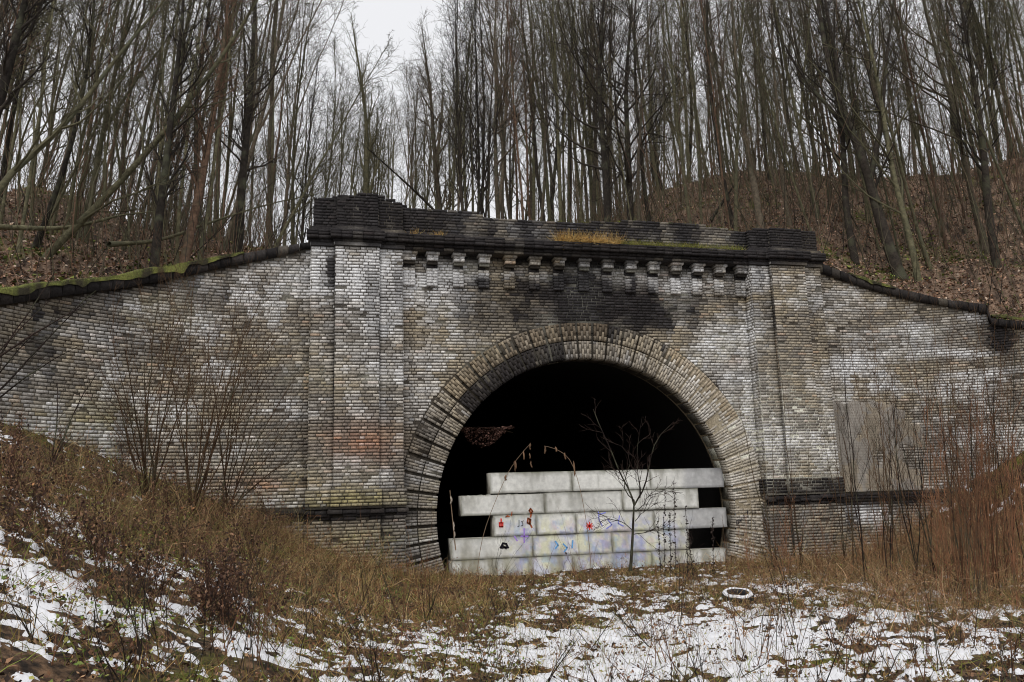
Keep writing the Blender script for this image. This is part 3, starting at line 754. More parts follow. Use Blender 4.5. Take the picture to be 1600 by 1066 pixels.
for k, xs_, labs in ROWS:
    X_ = [bx(p, k) for p in xs_]
    for i, (x0, x1) in enumerate(zip(X_[:-1], X_[1:])):
        z1 = zrow(k); z0 = z1-.527+.012
        n, m_ = 50, 14
        b = Bag(); yo = YB+rng.normal(0, .012)
        ux = np.linspace(x0+.006, x1-.006, n); uz = np.linspace(z0, z1, m_)
        gx_, gz_ = np.meshgrid(ux, uz, indexing='ij')
        ed = np.minimum.reduce([gx_-ux[0], ux[-1]-gx_, gz_-uz[0], uz[-1]-gz_])
        gy_ = yo+.008*np.exp(-ed/.008)+(fbm(gx_*6, gz_*6, 0, 33, 3)-.5)*.01
        P = np.stack([gx_, gy_, gz_], -1).reshape(-1, 3)
        if k == 1 and i == 0:           # crumbled upper edge
            P[:, 2] -= np.where(P[:, 2] > z1-.01, (vnoise(P[:, 0]*14, 0, 0, 3))*.04, 0)
        pxx, pyy = proj(P)
        n1 = fbm(P[:, 0]*1.3, P[:, 2]*.7, k, 81); n2 = fbm(P[:, 0]*5, P[:, 2]*1.3, 0, 82); n3 = fbm(P[:, 0]*9, P[:, 2]*9, 0, 83, 3)
        c = A_(208, 201, 186)*(.66+.55*n1[:, None])*(.86+.28*n3[:, None])
        # graffiti haze: worn spray paint
        gm = np.clip((pyy-800)/25, 0, 1)*np.clip((pxx-775)/40, 0, 1)*np.clip((1100-pxx)/60, 0, 1)
        for cl, sd_, th_ in ((A_(146, 152, 190), 1, .54), (A_(196, 194, 140), 2, .53), (A_(205, 172, 180), 3, .61), (A_(126, 156, 186), 4, .60), (A_(110, 116, 176), 5, .62)):
            q = np.clip((fbm(P[:, 0]*4.2, P[:, 2]*3.4, sd_, 100+sd_*9, 4)-th_)*6, 0, .42)*gm
            c = c*(1-q[:, None])+cl*q[:, None]
        # water stains run down from the top edge, dirt along every edge
        st = np.clip((n2-.53)*6, 0, 1)*np.clip(.2+.8*(P[:, 2]-z0)/.5, 0, 1)*(.8 if k < 2 else .55)
        st = np.maximum(st, np.clip(.8-np.abs(pxx-853)/5., 0, .8)*(k == 1)); st = np.maximum(st, np.clip(.9-np.abs(pxx-893)/5., 0, .8)*(k == 0))
        st = np.maximum(st, np.clip(.8-np.abs(pxx-785)/5., 0, .6)*(k == 0))
        c = c*(1-.65*st[:, None])+A_(94, 92, 78)*.65*st[:, None]
        e_ = np.clip(1-ed.ravel()/.07, 0, 1)*(.25+.9*n3); t_ = np.clip(1-(z1-P[:, 2])/.12, 0, 1)*(.9 if k == 0 else .35)*(n3*1.3)
        e_ = np.clip(np.maximum(e_, t_), 0, .85)
        c = c*(1-e_[:, None])+A_(72, 72, 56)*e_[:, None]
        mud = np.clip((pyy-835)/60, 0, 1)*np.clip((n2-.35)*2.5, 0, .7); c = c*(1-mud[:, None])+A_(104, 98, 70)*mud[:, None]
        cw = np.clip((pxx-1062)/12, 0, 1)*(.55 if k in (0, 2) else 0)*(.4+.8*n1)
        c = c*(1-cw[:, None])+A_(112, 114, 124)*cw[:, None]
        b.add(P, grid_faces(n, m_), c=c)
        e1 = yo+.02
        b.add(box_v(x0+.006, x1-.006, e1, yo+.4, z0, z1-(.02 if k == 1 and i == 0 else 0)), BOXQ, c=A_(150, 148, 140))
        ob = b.obj('concrete_block', M_CONC, None, smooth=False, label='pale concrete block, '+labs[i], cat='block', group='concrete blocks walling up the tunnel mouth')
        blockobj[(k, i)] = (ob, yo)
# painted marks, 4 mm proud of the block they are on
def strokes(lines, wpx, colr, parent, yo, name='graffiti_mark', Y=None):
    b = Bag()
    for ln in lines:
        P = np.array([on_y(x, y, (yo if Y is None else Y)-.008) for x, y in ln])
        if len(P) == 1: P = np.array([P[0], P[0]+[.02, 0, 0]])
        w_ = wpx/62./2
        for p, q in zip(P[:-1], P[1:]):
            d = q-p; L = np.linalg.norm(d)+1e-6; d /= L; nn = np.array([-d[2], 0, d[0]])*w_; d = d*w_*.7
            v4 = [p-d-nn, q+d-nn, q+d+nn, p-d+nn]
            b.add(v4, [[0, 1, 2, 3]], c=colr)
    b.obj(name, M_PAINT, parent)
RD, BKp, OR, PU = A_(205, 60, 55, .75), A_(40, 38, 44), A_(150, 82, 52, .7), A_(150, 120, 200, .7)
o_, yo = blockobj[(2, 0)]
strokes([[(783, 811), (783, 816)], [(780, 817), (786, 817)], [(780.5, 818), (780.5, 823), (785.5, 823), (785.5, 818)], [(783, 817), (783, 823)]], 2.2, RD, o_, yo)
strokes([[(811, 813), (811, 822), (809, 823)], [(818, 814), (815, 815), (817, 818), (817, 821), (814, 822)]], 1., BKp, o_, yo)
strokes([[(794, 805), (790, 808), (796, 807)], [(800, 800), (799, 806)]], 1.6, OR, o_, yo)
o_, yo = blockobj[(2, 0)]
strokes([[(829, 795), (827, 798), (830, 802), (832, 799), (829, 795)], [(830, 803), (829, 808)], [(825, 810), (824, 817), (828, 819), (829, 812), (825, 810)], [(828, 812), (827, 818)], [(828, 818), (831, 824)]], 2.6, OR, o_, yo)
o_, yo = blockobj[(2, 2)]
strokes([[(916, 822), (926, 822)], [(921, 816), (921, 828)], [(917, 818), (925, 826)], [(925, 818), (917, 826)]], 1.7, RD, o_, yo)
strokes([[(935, 800), (936, 812), (941, 822)], [(936, 804), (946, 801)], [(950, 812), (956, 820), (948, 826)], [(968, 806), (966, 818), (974, 822)]], 1.8, A_(125, 130, 205, .7), o_, yo)
o_, yo = blockobj[(3, 0)]
strokes([[(782, 856), (786, 849), (791, 850), (794, 856)], [(785, 853), (791, 857)], [(783, 856), (792, 855)]], 3., BKp, o_, yo)
strokes([[(819, 826), (819, 848)], [(814, 838), (825, 838)], [(808, 845), (804, 838)]], 2., PU, o_, yo)
o_, yo = blockobj[(3, 1)]
strokes([[(868, 846), (872, 852), (868, 857)], [(880, 850), (886, 856), (882, 862)], [(895, 845), (894, 856)]], 2.2, A_(90, 150, 205, .7), o_, yo)
strokes([[(884, 864), (885, 865)]], 2.4, BKp, o_, yo)
# dark painted characters on the right jamb of the arch
strokes([[(1155, 812), (1151, 814), (1151, 819), (1154, 818), (1154, 815)], [(1158, 810), (1158, 815), (1156, 813)], [(1162, 804), (1163, 809)], [(1168, 798), (1168, 804)], [(1168.4, 806.5), (1168.5, 807)], [(1175, 797), (1175, 802)], [(1175.4, 804.5), (1175.5, 805)], [(1183, 826), (1183, 829)]], 1.3, BKp, portal, 0, Y=-.068)

# ------------------------------------------------------------------ bare trees
def grow(P, R, n, t0, t1, ang, L, K, up=.1, wob=.12, rr=.6, rmin=.004, r_end=.35, lenfall=.5, rg=None):
    rg = rg or rng
    N, Kp = P.shape[:2]; idx = np.repeat(np.arange(N), n); M_ = len(idx)
    t = t0+(t1-t0)*((np.tile(np.arange(n), N)+rg.random(M_))/n)
    f = t*(Kp-1); i = np.clip(f.astype(int), 0, Kp-2); fr = (f-i)[:, None]
    p = P[idx, i]*(1-fr)+P[idx, i+1]*fr
    Tn = P[idx, i+1]-P[idx, i]; Tn /= np.linalg.norm(Tn, axis=1, keepdims=True)+1e-9
    r = R[idx, i]*(1-fr[:, 0])+R[idx, i+1]*fr[:, 0]
    v = rg.normal(size=(M_, 3)); v -= (v*Tn).sum(1, keepdims=True)*Tn; v /= np.linalg.norm(v, axis=1, keepdims=True)+1e-9
    an = (ang*(.7+.6*rg.random(M_)))[:, None]
    d = Tn*np.cos(an)+v*np.sin(an)
    Ln = (np.asarray(L)[idx] if np.ndim(L) else L)*(1-lenfall*t)*(.6+.7*rg.random(M_))
    out = np.zeros((M_, K, 3)); out[:, 0] = p
    for k in range(1, K):
        d = d+np.array([0, 0, up])+rg.normal(size=(M_, 3))*wob
        d /= np.linalg.norm(d, axis=1, keepdims=True)
        p = p+d*(Ln/(K-1))[:, None]; out[:, k] = p
    r0 = np.maximum(r*rr, rmin)
    RR_ = r0[:, None]*np.linspace(1, r_end, K)[None]
    return out, np.maximum(RR_, rmin*.6), Ln
BARK = A_(78, 71, 61, .62); BARKM = A_(78, 75, 59, .62); BARKD = A_(44, 40, 36, .62); BARKR = A_(82, 66, 55, .62)
def tree_meshes(seed, H, r0, kind='slender', trunk=None, colr=BARK, dens=1.):
    TH = .64 if trunk is None else .9
    rg = np.random.default_rng(seed); K = 15
    if trunk is None:
        z = np.linspace(0, 1, K); wob = np.cumsum(rg.normal(size=(K, 2))*.006*H*.5, 0)*np.linspace(0, 1, K)[:, None]**.5+np.sin(np.linspace(0, 1, K)*math.pi*rg.uniform(.8, 1.6))[:, None]*rg.normal(size=2)*.014*H
        P = np.stack([wob[:, 0], wob[:, 1], z*H], 1)[None]
    else:
        trunk = np.array(trunk, float); f = np.linspace(0, len(trunk)-1, K); i = np.clip(f.astype(int), 0, len(trunk)-2)
        # smooth through the given points
        P = np.stack([np.interp(f, np.arange(len(trunk)), trunk[:, k]) for k in range(3)], 1)
        for _ in range(2): P[1:-1] = (P[:-2]+2*P[1:-1]+P[2:])/4
        P = P[None]
    R = (r0*TH*(1-np.linspace(0, 1, K))**.8+r0*.06)[None]; R[0, 0] *= 1.35
    tb = Bag(); cb = Bag()
    tubes(P, R, 8, tb, colr)
    d = lambda n: max(1, int(n*dens))
    if kind == 'slender':
        l1, r1, L1 = grow(P, R, d(24), .36, .99, .68, H*.25, 8, .12, .13, .42, .012, .25, .75, rg)
    elif kind == 'fork':
        l0, rr0, L0 = grow(P, R, 3, .25, .6, .28, H*.62, 10, .08, .06, .72, .03, .15, .3, rg)
        tubes(l0, rr0, 6, tb, colr)
        P = np.concatenate([P[:, np.linspace(0, 14, 10).astype(int)], l0]); R = np.concatenate([R[:, np.linspace(0, 14, 10).astype(int)], rr0])
        l1, r1, L1 = grow(P, R, d(8), .3, .99, .6, H*.24, 7, .14, .1, .42, .012, .25, .6, rg)
    elif kind == 'tuft':
        l1, r1, L1 = grow(P, R, d(26), .15, .99, .45, H*.33, 8, .17, .10, .5, .01, .25, .8, rg)
    else:  # spread
        l1, r1, L1 = grow(P, R, d(20), .25, .99, .85, H*.42, 9, .07, .11, .5, .014, .2, .6, rg)
    tubes(l1, r1, 4, cb, colr)
    l2, r2, L2 = grow(l1, r1, d(6), .15, 1., .7, L1*.48, 5, .07, .18, .55, .009, .4, .4, rg)
    tubes(l2, r2, 3, cb, colr*.85)
    l3, r3, L3 = grow(l2, r2, d(4), .1, 1., .75, L2*.85, 4, .02, .3, .6, .0062, .6, .3, rg)
    tubes(l3, r3, 3, cb, colr*.75)
    return tb.mesh('trunk', M_BARK, True), cb.mesh('crown', M_TWIG)
protos = []
for i, (kd, H, r0, cl, dn) in enumerate([('slender', 18, .15, BARK, 1), ('slender', 19, .13, BARKM, .9), ('slender', 17, .17, BARKD, 1), ('slender', 20, .12, BARKR, .9), ('fork', 17, .17, BARKM, 1.1),
                                 ('fork', 18, .16, BARK, 1.1), ('tuft', 15, .12, BARKM, 1), ('tuft', 16, .13, BARKD, 1), ('spread', 15, .17, BARK, 1), ('slender', 15, .10, BARKM, 1)]):
    protos.append((H, tree_meshes(100+i, H, r0, kd, colr=cl, dens=dn)))
def tree_inst(pi, loc, H, rz, lean=(0, 0), **k):
    h, (tm, cm) = protos[pi]; s = H/h
    e = empty('bare_tree', loc, **k)
    e.scale = (s, s, s)
    e.rotation_mode = 'QUATERNION'
    q = Vector((0, 0, 1)).rotation_difference(Vector((lean[0], lean[1], 1)).normalized())
    from mathutils import Quaternion
    e.rotation_quaternion = q @ Quaternion((0, 0, 1), rz)
    mk_obj('trunk', tm, e); mk_obj('crown', cm, e)
    return e
TOPS = [(-200, -200), (440, -200), (470, -60), (500, 40), (535, 110), (560, 85), (590, 150), (625, 120), (650, 85), (690, 85), (712, 50), (728, -30), (760, -60), (1700, -200)]
ZONES = [(-200, 180, 'at the far left', 34), (180, 480, 'behind the left wing wall', 38), (480, 720, 'behind the parapet where the sky opens', 26),
         (720, 960, 'behind the middle of the parapet', 46), (960, 1270, 'behind the right half of the parapet', 46), (1270, 1720, 'above the right wing wall', 48)]
tr = random.Random(11)
def zone_tree(x, D, zl, prefer=None, grp=None):
    a, _ = px_az(x, 300)
    X_, Y_ = CAM[0]+D*math.sin(a), CAM[1]+D*math.cos(a)
    z = float(back_z(X_, Y_))-.1
    yt = np.interp(x, [t[0] for t in TOPS], [t[1] for t in TOPS])+tr.uniform(-15, 30)
    _, sl = px_az(x, yt); Hm = CAM[2]+sl*D-z
    H = min(max(Hm, 6), tr.uniform(17, 23)) if x < 470 or x > 725 else min(max(Hm, 6), 19)*tr.uniform(.85, 1.)
    pi = prefer if prefer is not None else (tr.choice([0, 1, 2, 3, 4, 5, 8, 9]) if not 440 < x < 760 else tr.choice([6, 7, 6, 4, 5, 1]))
    cx = (800-x)/800.
    lean = (.13*cx+tr.gauss(0, .045), tr.gauss(-.03, .04))
    dcr = float(np.interp(a, CAZ, CDIST)); pos = '' if 480 < x < 960 else ('low on the near slope, ' if D < dcr-3 else 'up on the crest, ')
    sty = ['straight grey', 'straight mossy', 'straight dark', 'slim reddish', 'forked mossy', 'forked grey', 'feathery mossy', 'feathery dark', 'spreading grey', 'thin mossy'][pi]
    tree_inst(pi, (X_, Y_, z), H, tr.uniform(0, 6.28), lean, label='%s bare tree %s%s' % (sty, pos, zl), cat='tree', group='%s bare trees %s%s' % (sty, pos, zl))
for x0, x1, zl, n in ZONES:
    for i in range(n):
        x = x0+(x1-x0)*(i+tr.random())/n
        a, _ = px_az(x, 300); dw = float(wall_dist(a)); dc = float(np.interp(a, CAZ, CDIST))
        if tr.random() < .22 and not 480 < x < 960: D = tr.uniform(dw+2, dc-3)
        else: D = dc+tr.uniform(-5, 26)
        if 480 <= x <= 960: D = tr.uniform(32, 72)
        zone_tree(x, D, zl)
for x0, x1, zl, n in ((930, 1270, 'behind the right half of the parapet', 26), (1270, 1640, 'above the right wing wall', 34), (-40, 430, 'behind the left wing wall', 22)):
    for i in range(n):
        x = x0+(x1-x0)*(i+tr.random())/n
        a, _ = px_az(x, 300); dw = float(wall_dist(a)); dc = float(np.interp(a, CAZ, CDIST)); D = dw+3+(dc-dw-1)*tr.random()
        X_, Y_ = CAM[0]+D*math.sin(a), CAM[1]+D*math.cos(a); cx = (800-x)/800.
        tree_inst(tr.choice([9, 9, 6, 3]), (X_, Y_, float(back_z(X_, Y_))-.1), tr.uniform(5, 12), tr.uniform(0, 6.28), (.15*cx+tr.gauss(0, .14), tr.gauss(-.06, .1)),
                  label='young thin tree on the slope '+zl, cat='tree', group='young thin trees on the slope '+zl)
# far wood behind: reads as one mass of stems
b = Bag(); n = 200
xs_ = rng.uniform(-250, 1750, n); Ds = rng.uniform(62, 115, n)
Pt = []; Rt = []
for x, D in zip(xs_, Ds):
    if 500 < x < 720 and rng.random() < .5: continue
    a, _ = px_az(x, 300); X_, Y_ = CAM[0]+D*math.sin(a), CAM[1]+D*math.cos(a); z = float(back_z(X_, Y_, False))-.2
    H = rng.uniform(14, 21)
    if 470 < x < 735:
        yt = np.interp(x, [t[0] for t in TOPS], [t[1] for t in TOPS])+rng.uniform(15, 70); H = min(H, CAM[2]+px_az(x, yt)[1]*D-z)
    if H < 4: continue
    lx, ly = rng.normal(0, .04, 2)
    zz = np.linspace(0, 1, 8)
    r_s = .6; Pt.append(np.stack([X_+zz*H*lx+np.cumsum(rng.normal(0, .08, 8)), Y_+zz*H*ly, z+zz*H], 1)); Rt.append(r_s*(.14+.05*rng.random())*(1-zz*.85))
Pt, Rt = np.array(Pt), np.array(Rt)
tubes(Pt, Rt, 5, b, BARK*.9)
l1, r1, L1 = grow(Pt, Rt, 9, .35, 1, .5, 4., 5, .18, .1, .4, .014, .3, .6); tubes(l1, r1, 3, b, BARK*.8)
l2, r2, L2 = grow(l1, r1, 5, .2, 1, .6, L1*.45, 3, .1, .15, .5, .010, .6, .4); tubes(l2, r2, 3, b, BARK*.8)
b.obj('distant_wood', M_TWIG, None, label='far bare wood closing the view behind the nearer trees', cat='woods', kind='stuff') if False else tag(b.obj('distant_wood', M_TWIG), 'far bare wood closing the view behind the nearer trees', 'woods', None, 'stuff')

def hero_tree(name, pts, D0, D1, r0, colr, label, cat='tree', kind='slender', seed=1, dens=1., H=None, nobranch=False):
    """pts: where the trunk passes in the view, at distances D0 (base) to D1 (top)"""
    Q = []
    for i, (x, y) in enumerate(pts):
        D = D0+(D1-D0)*i/(len(pts)-1); Q.append(at_dist(x, y, D))
    Q = np.array(Q); zg_ = float(back_z(Q[0, 0], Q[0, 1]))-.15
    if name != 'fallen_tree' and Q[0, 2] > zg_: Q = np.concatenate([[[Q[0, 0], Q[0, 1], zg_]], Q])
    base = Q[0].copy(); Q -= base
    H = H or float(np.linalg.norm(Q[-1]))
    tm, cm = tree_meshes(seed, H, r0, kind, trunk=Q, colr=colr, dens=dens)
    e = empty(name, base, label=label, cat=cat)
    mk_obj('trunk', tm, e); mk_obj('crown', cm, e)
    return e
hero_tree('bare_tree', [(240, 425), (250, 330), (268, 180), (285, 40), (290, -70)], 21, 22, .14, BARKD, 'dark straight tree just behind the left wing coping', seed=201)
hero_tree('bare_tree', [(285, 420), (312, 300), (335, 170), (352, 60), (362, -60)], 22, 23, .15, BARKR, 'reddish trunk leaning right just behind the left wing coping', seed=202)
hero_tree('bare_tree', [(70, 400), (130, 345), (230, 240), (320, 130), (400, 10), (430, -60)], 22.5, 21, .12, BARKM, 'mossy tree leaning far to the right across the left hillside', seed=203, kind='spread', dens=.9)
hero_tree('bare_tree', [(372, 400), (378, 280), (392, 150), (397, 30), (405, -80)], 25, 26, .17, BARKD, 'thick dark upright tree between left wing and sky gap', seed=204)
hero_tree('bare_tree', [(-20, 300), (30, 260), (110, 190), (180, 90), (260, 0), (300, -60)], 19, 20, .09, BARKM, 'crooked mossy tree reaching in from the left edge low down', seed=205, kind='spread', dens=.9)
hero_tree('bare_tree', [(-30, 260), (10, 120), (40, 0), (55, -80)], 20, 20, .17, BARKD, 'dark trunk at the upper left corner', seed=206)
hero_tree('bare_tree', [(950, 350), (945, 250), (935, 150), (938, 60), (950, -60)], 30, 31, .18, BARKD, 'broad dark tree with steep limbs above the parapet middle', seed=207, kind='spread', dens=1.1)
hero_tree('bare_tree', [(985, 350), (982, 240), (976, 140), (985, 40), (990, -40)], 31, 32, .17, BARKD, 'dark tree with arching limbs, right neighbour of the broad one above the parapet', seed=208, kind='spread', dens=1.1)
hero_tree('bare_tree', [(1190, 365), (1176, 270), (1155, 170), (1147, 60), (1140, -60)], 29, 30, .17, BARK, 'tall pale trunk above the right end of the parapet', seed=209)
hero_tree('bare_tree', [(1415, 455), (1378, 360), (1352, 250), (1300, 140), (1280, 20), (1270, -60)], 29, 29, .21, BARKD, 'thick dark tree leaning left behind the right wing coping', seed=210, kind='fork')
hero_tree('bare_tree', [(1345, 450), (1320, 330), (1318, 200), (1290, 60), (1280, -60)], 29, 30, .14, BARKD, 'slim dark tree left of the thick leaning one on the right slope', seed=211)
hero_tree('bare_tree', [(1440, 470), (1425, 380), (1390, 260), (1375, 130), (1340, 0), (1330, -60)], 29, 29, .12, BARKM, 'mossy tree close behind the right wing coping', seed=212, kind='spread')
hero_tree('bare_tree', [(1570, 480), (1545, 350), (1535, 200), (1510, 60), (1490, -60)], 31, 31, .16, BARKD, 'dark tree near the right edge above the end of the wing', seed=213)
hero_tree('bare_tree', [(570, 345), (574, 260), (573, 180), (560, 100), (548, 20)], 40, 40, .17, BARKM, 'slender tree standing alone in the sky gap', seed=214, kind='tuft', dens=.9)
hero_tree('bare_tree', [(690, 345), (680, 260), (676, 180), (668, 110), (660, 45)], 44, 44, .18, BARK, 'feathery upright tree at the right of the sky gap', seed=215, kind='tuft', dens=1.2)
hero_tree('bare_tree', [(700, 350), (650, 300), (600, 255), (553, 213)], 33, 32, .08, BARKD, 'thin leaning broken stem behind the parapet left half', seed=216, kind='slender', dens=.4, H=4)
# fallen mossy logs on the left hillside
hero_tree('fallen_tree', [(-40, 352), (60, 358), (120, 355), (190, 335), (250, 330)], 22, 23, .075, BARKM, 'mossy fallen trunk lying across the hillside at far left', cat='log', seed=220, kind='slender', dens=.35, H=6)
hero_tree('fallen_tree', [(170, 382), (250, 378), (320, 350), (420, 318), (510, 300)], 21, 27, .06, BARKM, 'long thin fallen stem behind the left wing coping', cat='log', seed=221, kind='slender', dens=.35, H=6)
hero_tree('fallen_tree', [(1110, 345), (1140, 300), (1165, 265)], 31, 32, .07, BARKD, 'short broken log leaning on the slope above the parapet right end', cat='log', seed=222, kind='slender', dens=.3, H=3)
hero_tree('fallen_tree', [(560, 318), (620, 322), (680, 345)], 24, 25, .06, BARKM, 'mossy bough lying along the parapet left half', cat='log', seed=223, kind='slender', dens=.3, H=3)

# ------------------------------------------------------------------ leaf litter, stalks, grass
def leaf_cloud(P, size, C, bag, up=.5, asp=.6):
    n = len(P); nrm = rng.normal(size=(n, 3)); nrm[:, 2] = np.abs(nrm[:, 2])+up; nrm /= np.linalg.norm(nrm, axis=1, keepdims=True)
    t = rng.normal(size=(n, 3)); t -= (t*nrm).sum(1, keepdims=True)*nrm; t /= np.linalg.norm(t, axis=1, keepdims=True); s = np.cross(nrm, t)
    sz = (size*(.6+.8*rng.random(n)))[:, None] if np.ndim(size) == 0 else size[:, None]
    curl = nrm*sz*rng.uniform(-.35, .35, (n, 1))
    V = np.stack([P-t*sz, P-s*sz*asp+curl, P+t*sz, P+s*sz*asp+curl], 1)
    q0 = np.arange(n)[:, None]*4
    bag.add(V.reshape(-1, 3), t=np.concatenate([q0+[0, 1, 2], q0+[0, 2, 3]]), c=np.repeat(C, 4, 0))
def pick(cols, n, v=.35):
    cols = np.array(cols); i = rng.integers(0, len(cols), n); return cols[i]*(1+rng.uniform(-v, v, (n, 1)))
def front_points(n, xr, yr, wfun=None):
    """ground points in front of the walls, inside the given world box, thinned by wfun(px,py)"""
    X_ = rng.uniform(*xr, n); Y_ = rng.uniform(*yr, n); Z_ = front_z(X_, Y_); px, py = proj(np.stack([X_, Y_, Z_], 1))
    az = np.arctan2(X_-CAM[0], Y_-CAM[1]); D = np.hypot(X_-CAM[0], Y_-CAM[1])
    k = (D < wall_dist(az)-.25) & (px > -60) & (px < 1660) & (py < 1150) & (D > 2.6) & ~((np.abs(X_) > W3-.1) & (np.abs(X_) < W0+.15) & (Y_ > -DM-.15))
    if wfun is not None: k &= rng.random(n) < wfun(px, py, X_, Y_)
    return np.stack([X_, Y_, Z_], 1)[k], px[k], py[k]
def back_points(n, dmax=52, pw=1.4):
    x = rng.uniform(-60, 1660, n); a = np.array([px_az(q, 400)[0] for q in np.linspace(-60, 1660, 200)]); a = np.interp(x, np.linspace(-60, 1660, 200), a)
    dw = wall_dist(a)+.7; D = dw+(dmax-dw)*rng.random(n)**pw
    X_, Y_ = CAM[0]+D*np.sin(a), CAM[1]+D*np.cos(a); return np.stack([X_, Y_, back_z(X_, Y_)], 1), x, D
# hillside litter
P, x, D = back_points(60000); b = Bag()
P[:, 2] += rng.random(len(P))*.04
k = ~((x > 480) & (x < 930)); P, D = P[k], D[k]
leaf_cloud(P, .05, pick([A_(144, 116, 98), A_(112, 88, 72), A_(84, 64, 52), A_(156, 140, 124), A_(56, 44, 38), A_(128, 100, 78), A_(84, 88, 52)], len(P)), b)
tag(b.obj('leaf_litter', M_LEAF), 'brown fallen leaves covering the hillside behind the walls', 'leaves', None, 'stuff')
P, x, D = back_points(9000, 40); n4 = fbm(P[:, 0]*.5, P[:, 1]*.5, 0, 63, 3); P = P[n4 > .52]; P[:, 2] += .06; b = Bag()
leaf_cloud(P, .06, pick([A_(84, 96, 44), A_(104, 110, 56), A_(66, 78, 40)], len(P)), b, .8)
tag(b.obj('ground_cover', M_LEAF), 'low green plants among the leaves on the hillside', 'plants', None, 'stuff')
# brush on the hillside: thin upright stems
def stems(P, h, r, K=5, lean=.25, wob=.10, upb=.1):
    n = len(P); d = rng.normal(size=(n, 3))*lean; d[:, 2] = 1; d /= np.linalg.norm(d, axis=1, keepdims=True)
    out = np.zeros((n, K, 3)); p = P.copy(); out[:, 0] = p
    for k in range(1, K):
        d = d+rng.normal(size=(n, 3))*wob; d /= np.linalg.norm(d, axis=1, keepdims=True); p = p+d*(h/(K-1))[:, None]; out[:, k] = p
    return out, r[:, None]*np.linspace(1, .35, K)[None]
P, x, D = back_points(5600, 58, .9); kk_ = (x < 440) | (x > 880); P = P[kk_]; wgt = np.clip(np.abs(x-1100)/300, 0, 1); n = len(P); b = Bag()
S_, R_ = stems(P, rng.uniform(.8, 2.6, n)*np.where(rng.random(n) < .38, 2.7, 1), rng.uniform(.006, .017, n)); tubes(S_, R_, 3, b, pick([BARK, BARKM, BARKR, BARKD, BARKR*1.4], n))
l, r, L = grow(S_, R_, 3, .3, 1, .55, .9, 3, .1, .15, .6, .004, .5); tubes(l, r, 3, b, BARKM*.9)
tag(b.obj('underbrush', M_TWIG), 'thin tangled underbrush on the wooded hillside', 'brush', None, 'stuff')

# belt of dry brown weeds in front of the portal
def w_belt(px, py, X_, Y_):
    return np.clip(blobs(px, py, [(560, 875, 170, 55, 1.1), (420, 850, 120, 30, .5), (730, 900, 110, 40, 1.), (640, 920, 160, 40, .7), (1260, 880, 130, 35, .9), (1420, 850, 200, 50, 1.1), (1560, 850, 120, 90, 1.1), (1080, 918, 120, 15, .7), (300, 830, 120, 50, .6), (930, 902, 130, 14, .5), (250, 850, 180, 70, .28), (80, 760, 140, 60, .4), (380, 930, 160, 50, .3), (150, 960, 200, 60, .12), (1350, 960, 200, 50, .12), (1000, 960, 250, 40, .08), (600, 980, 200, 40, .3), (1500, 930, 90, 50, .5), (100, 850, 180, 90, .2), (250, 820, 150, 60, .3), (300, 980, 250, 60, .3), (1400, 930, 200, 40, .3), (1150, 1000, 350, 60, .1)]), 0, 1)
P, px, py = front_points(190000, (-14, 15), (-17, .2), w_belt)
cl = fbm(P[:, 0]*1.5, P[:, 1]*1.5, 0, 111, 3); cl2 = fbm(P[:, 0]*4, P[:, 1]*4, 0, 112, 3)
k = rng.random(len(P)) < np.clip(.12+(cl-.42)*5+(cl2-.5)*3, .06, 1); P, px, py, cl, cl2 = P[k], px[k], py[k], cl[k], cl2[k]; n = len(P)
h = rng.uniform(.2, .85, n)*rng.uniform(.6, 1.15, n)*np.where(px > 1350, 1.6, 1.)*np.where(py > 900, .6, 1.)*np.where((px > 700) & (px < 1150), .6, 1)*np.clip(.35+cl*1.3+(cl2-.5), .3, 1.5)
b = Bag(); S_, R_ = stems(P, h, rng.uniform(.0018, .0042, n)*np.where(rng.random(n) < .05, 1.9, 1), 4, 1., .5)
cs = pick([A_(118, 90, 64), A_(144, 120, 84), A_(88, 64, 48), A_(104, 104, 62), A_(166, 146, 110), A_(58, 44, 36), A_(112, 78, 54)], n)
rd = np.clip((px-1050)/250, 0, 1)[:, None]*.7; cs = cs*(1-rd)+pick([A_(112, 86, 66), A_(144, 114, 86), A_(84, 64, 50), A_(54, 43, 36), A_(164, 140, 112), A_(122, 82, 58), A_(96, 94, 60)], n)*rd
lf = np.clip((600-px)/250, 0, 1)[:, None]*.8; cs = cs*(1-lf)+pick([A_(96, 70, 54), A_(70, 50, 40), A_(118, 92, 70), A_(52, 40, 34), A_(92, 92, 56), A_(134, 112, 84)], n)*lf
cs = cs*(.45+1.1*np.clip((cl2-.3)*2.5, 0, 1))[:, None]
tubes(S_, R_, 3, b, cs)
print('belt', n)
l, r, L = grow(S_[::4], R_[::4], 3, .35, 1, .7, .22, 3, .05, .2, .7, .002, .6); tubes(l, r, 3, b, np.repeat(cs[::4], 3, 0)*.9)
lw = S_[::4, 2:].reshape(-1, 3); leaf_cloud(lw+rng.normal(0, .03, lw.shape), .011+.01*rng.random(len(lw)), pick([A_(120, 84, 60), A_(84, 58, 44), A_(54, 40, 34), A_(110, 112, 62), A_(140, 104, 74)], len(lw)), b, -.3)
tag(b.obj('dry_weeds', M_STALK), 'dense brown dry weeds in front of the portal foot', 'weeds', None, 'stuff')
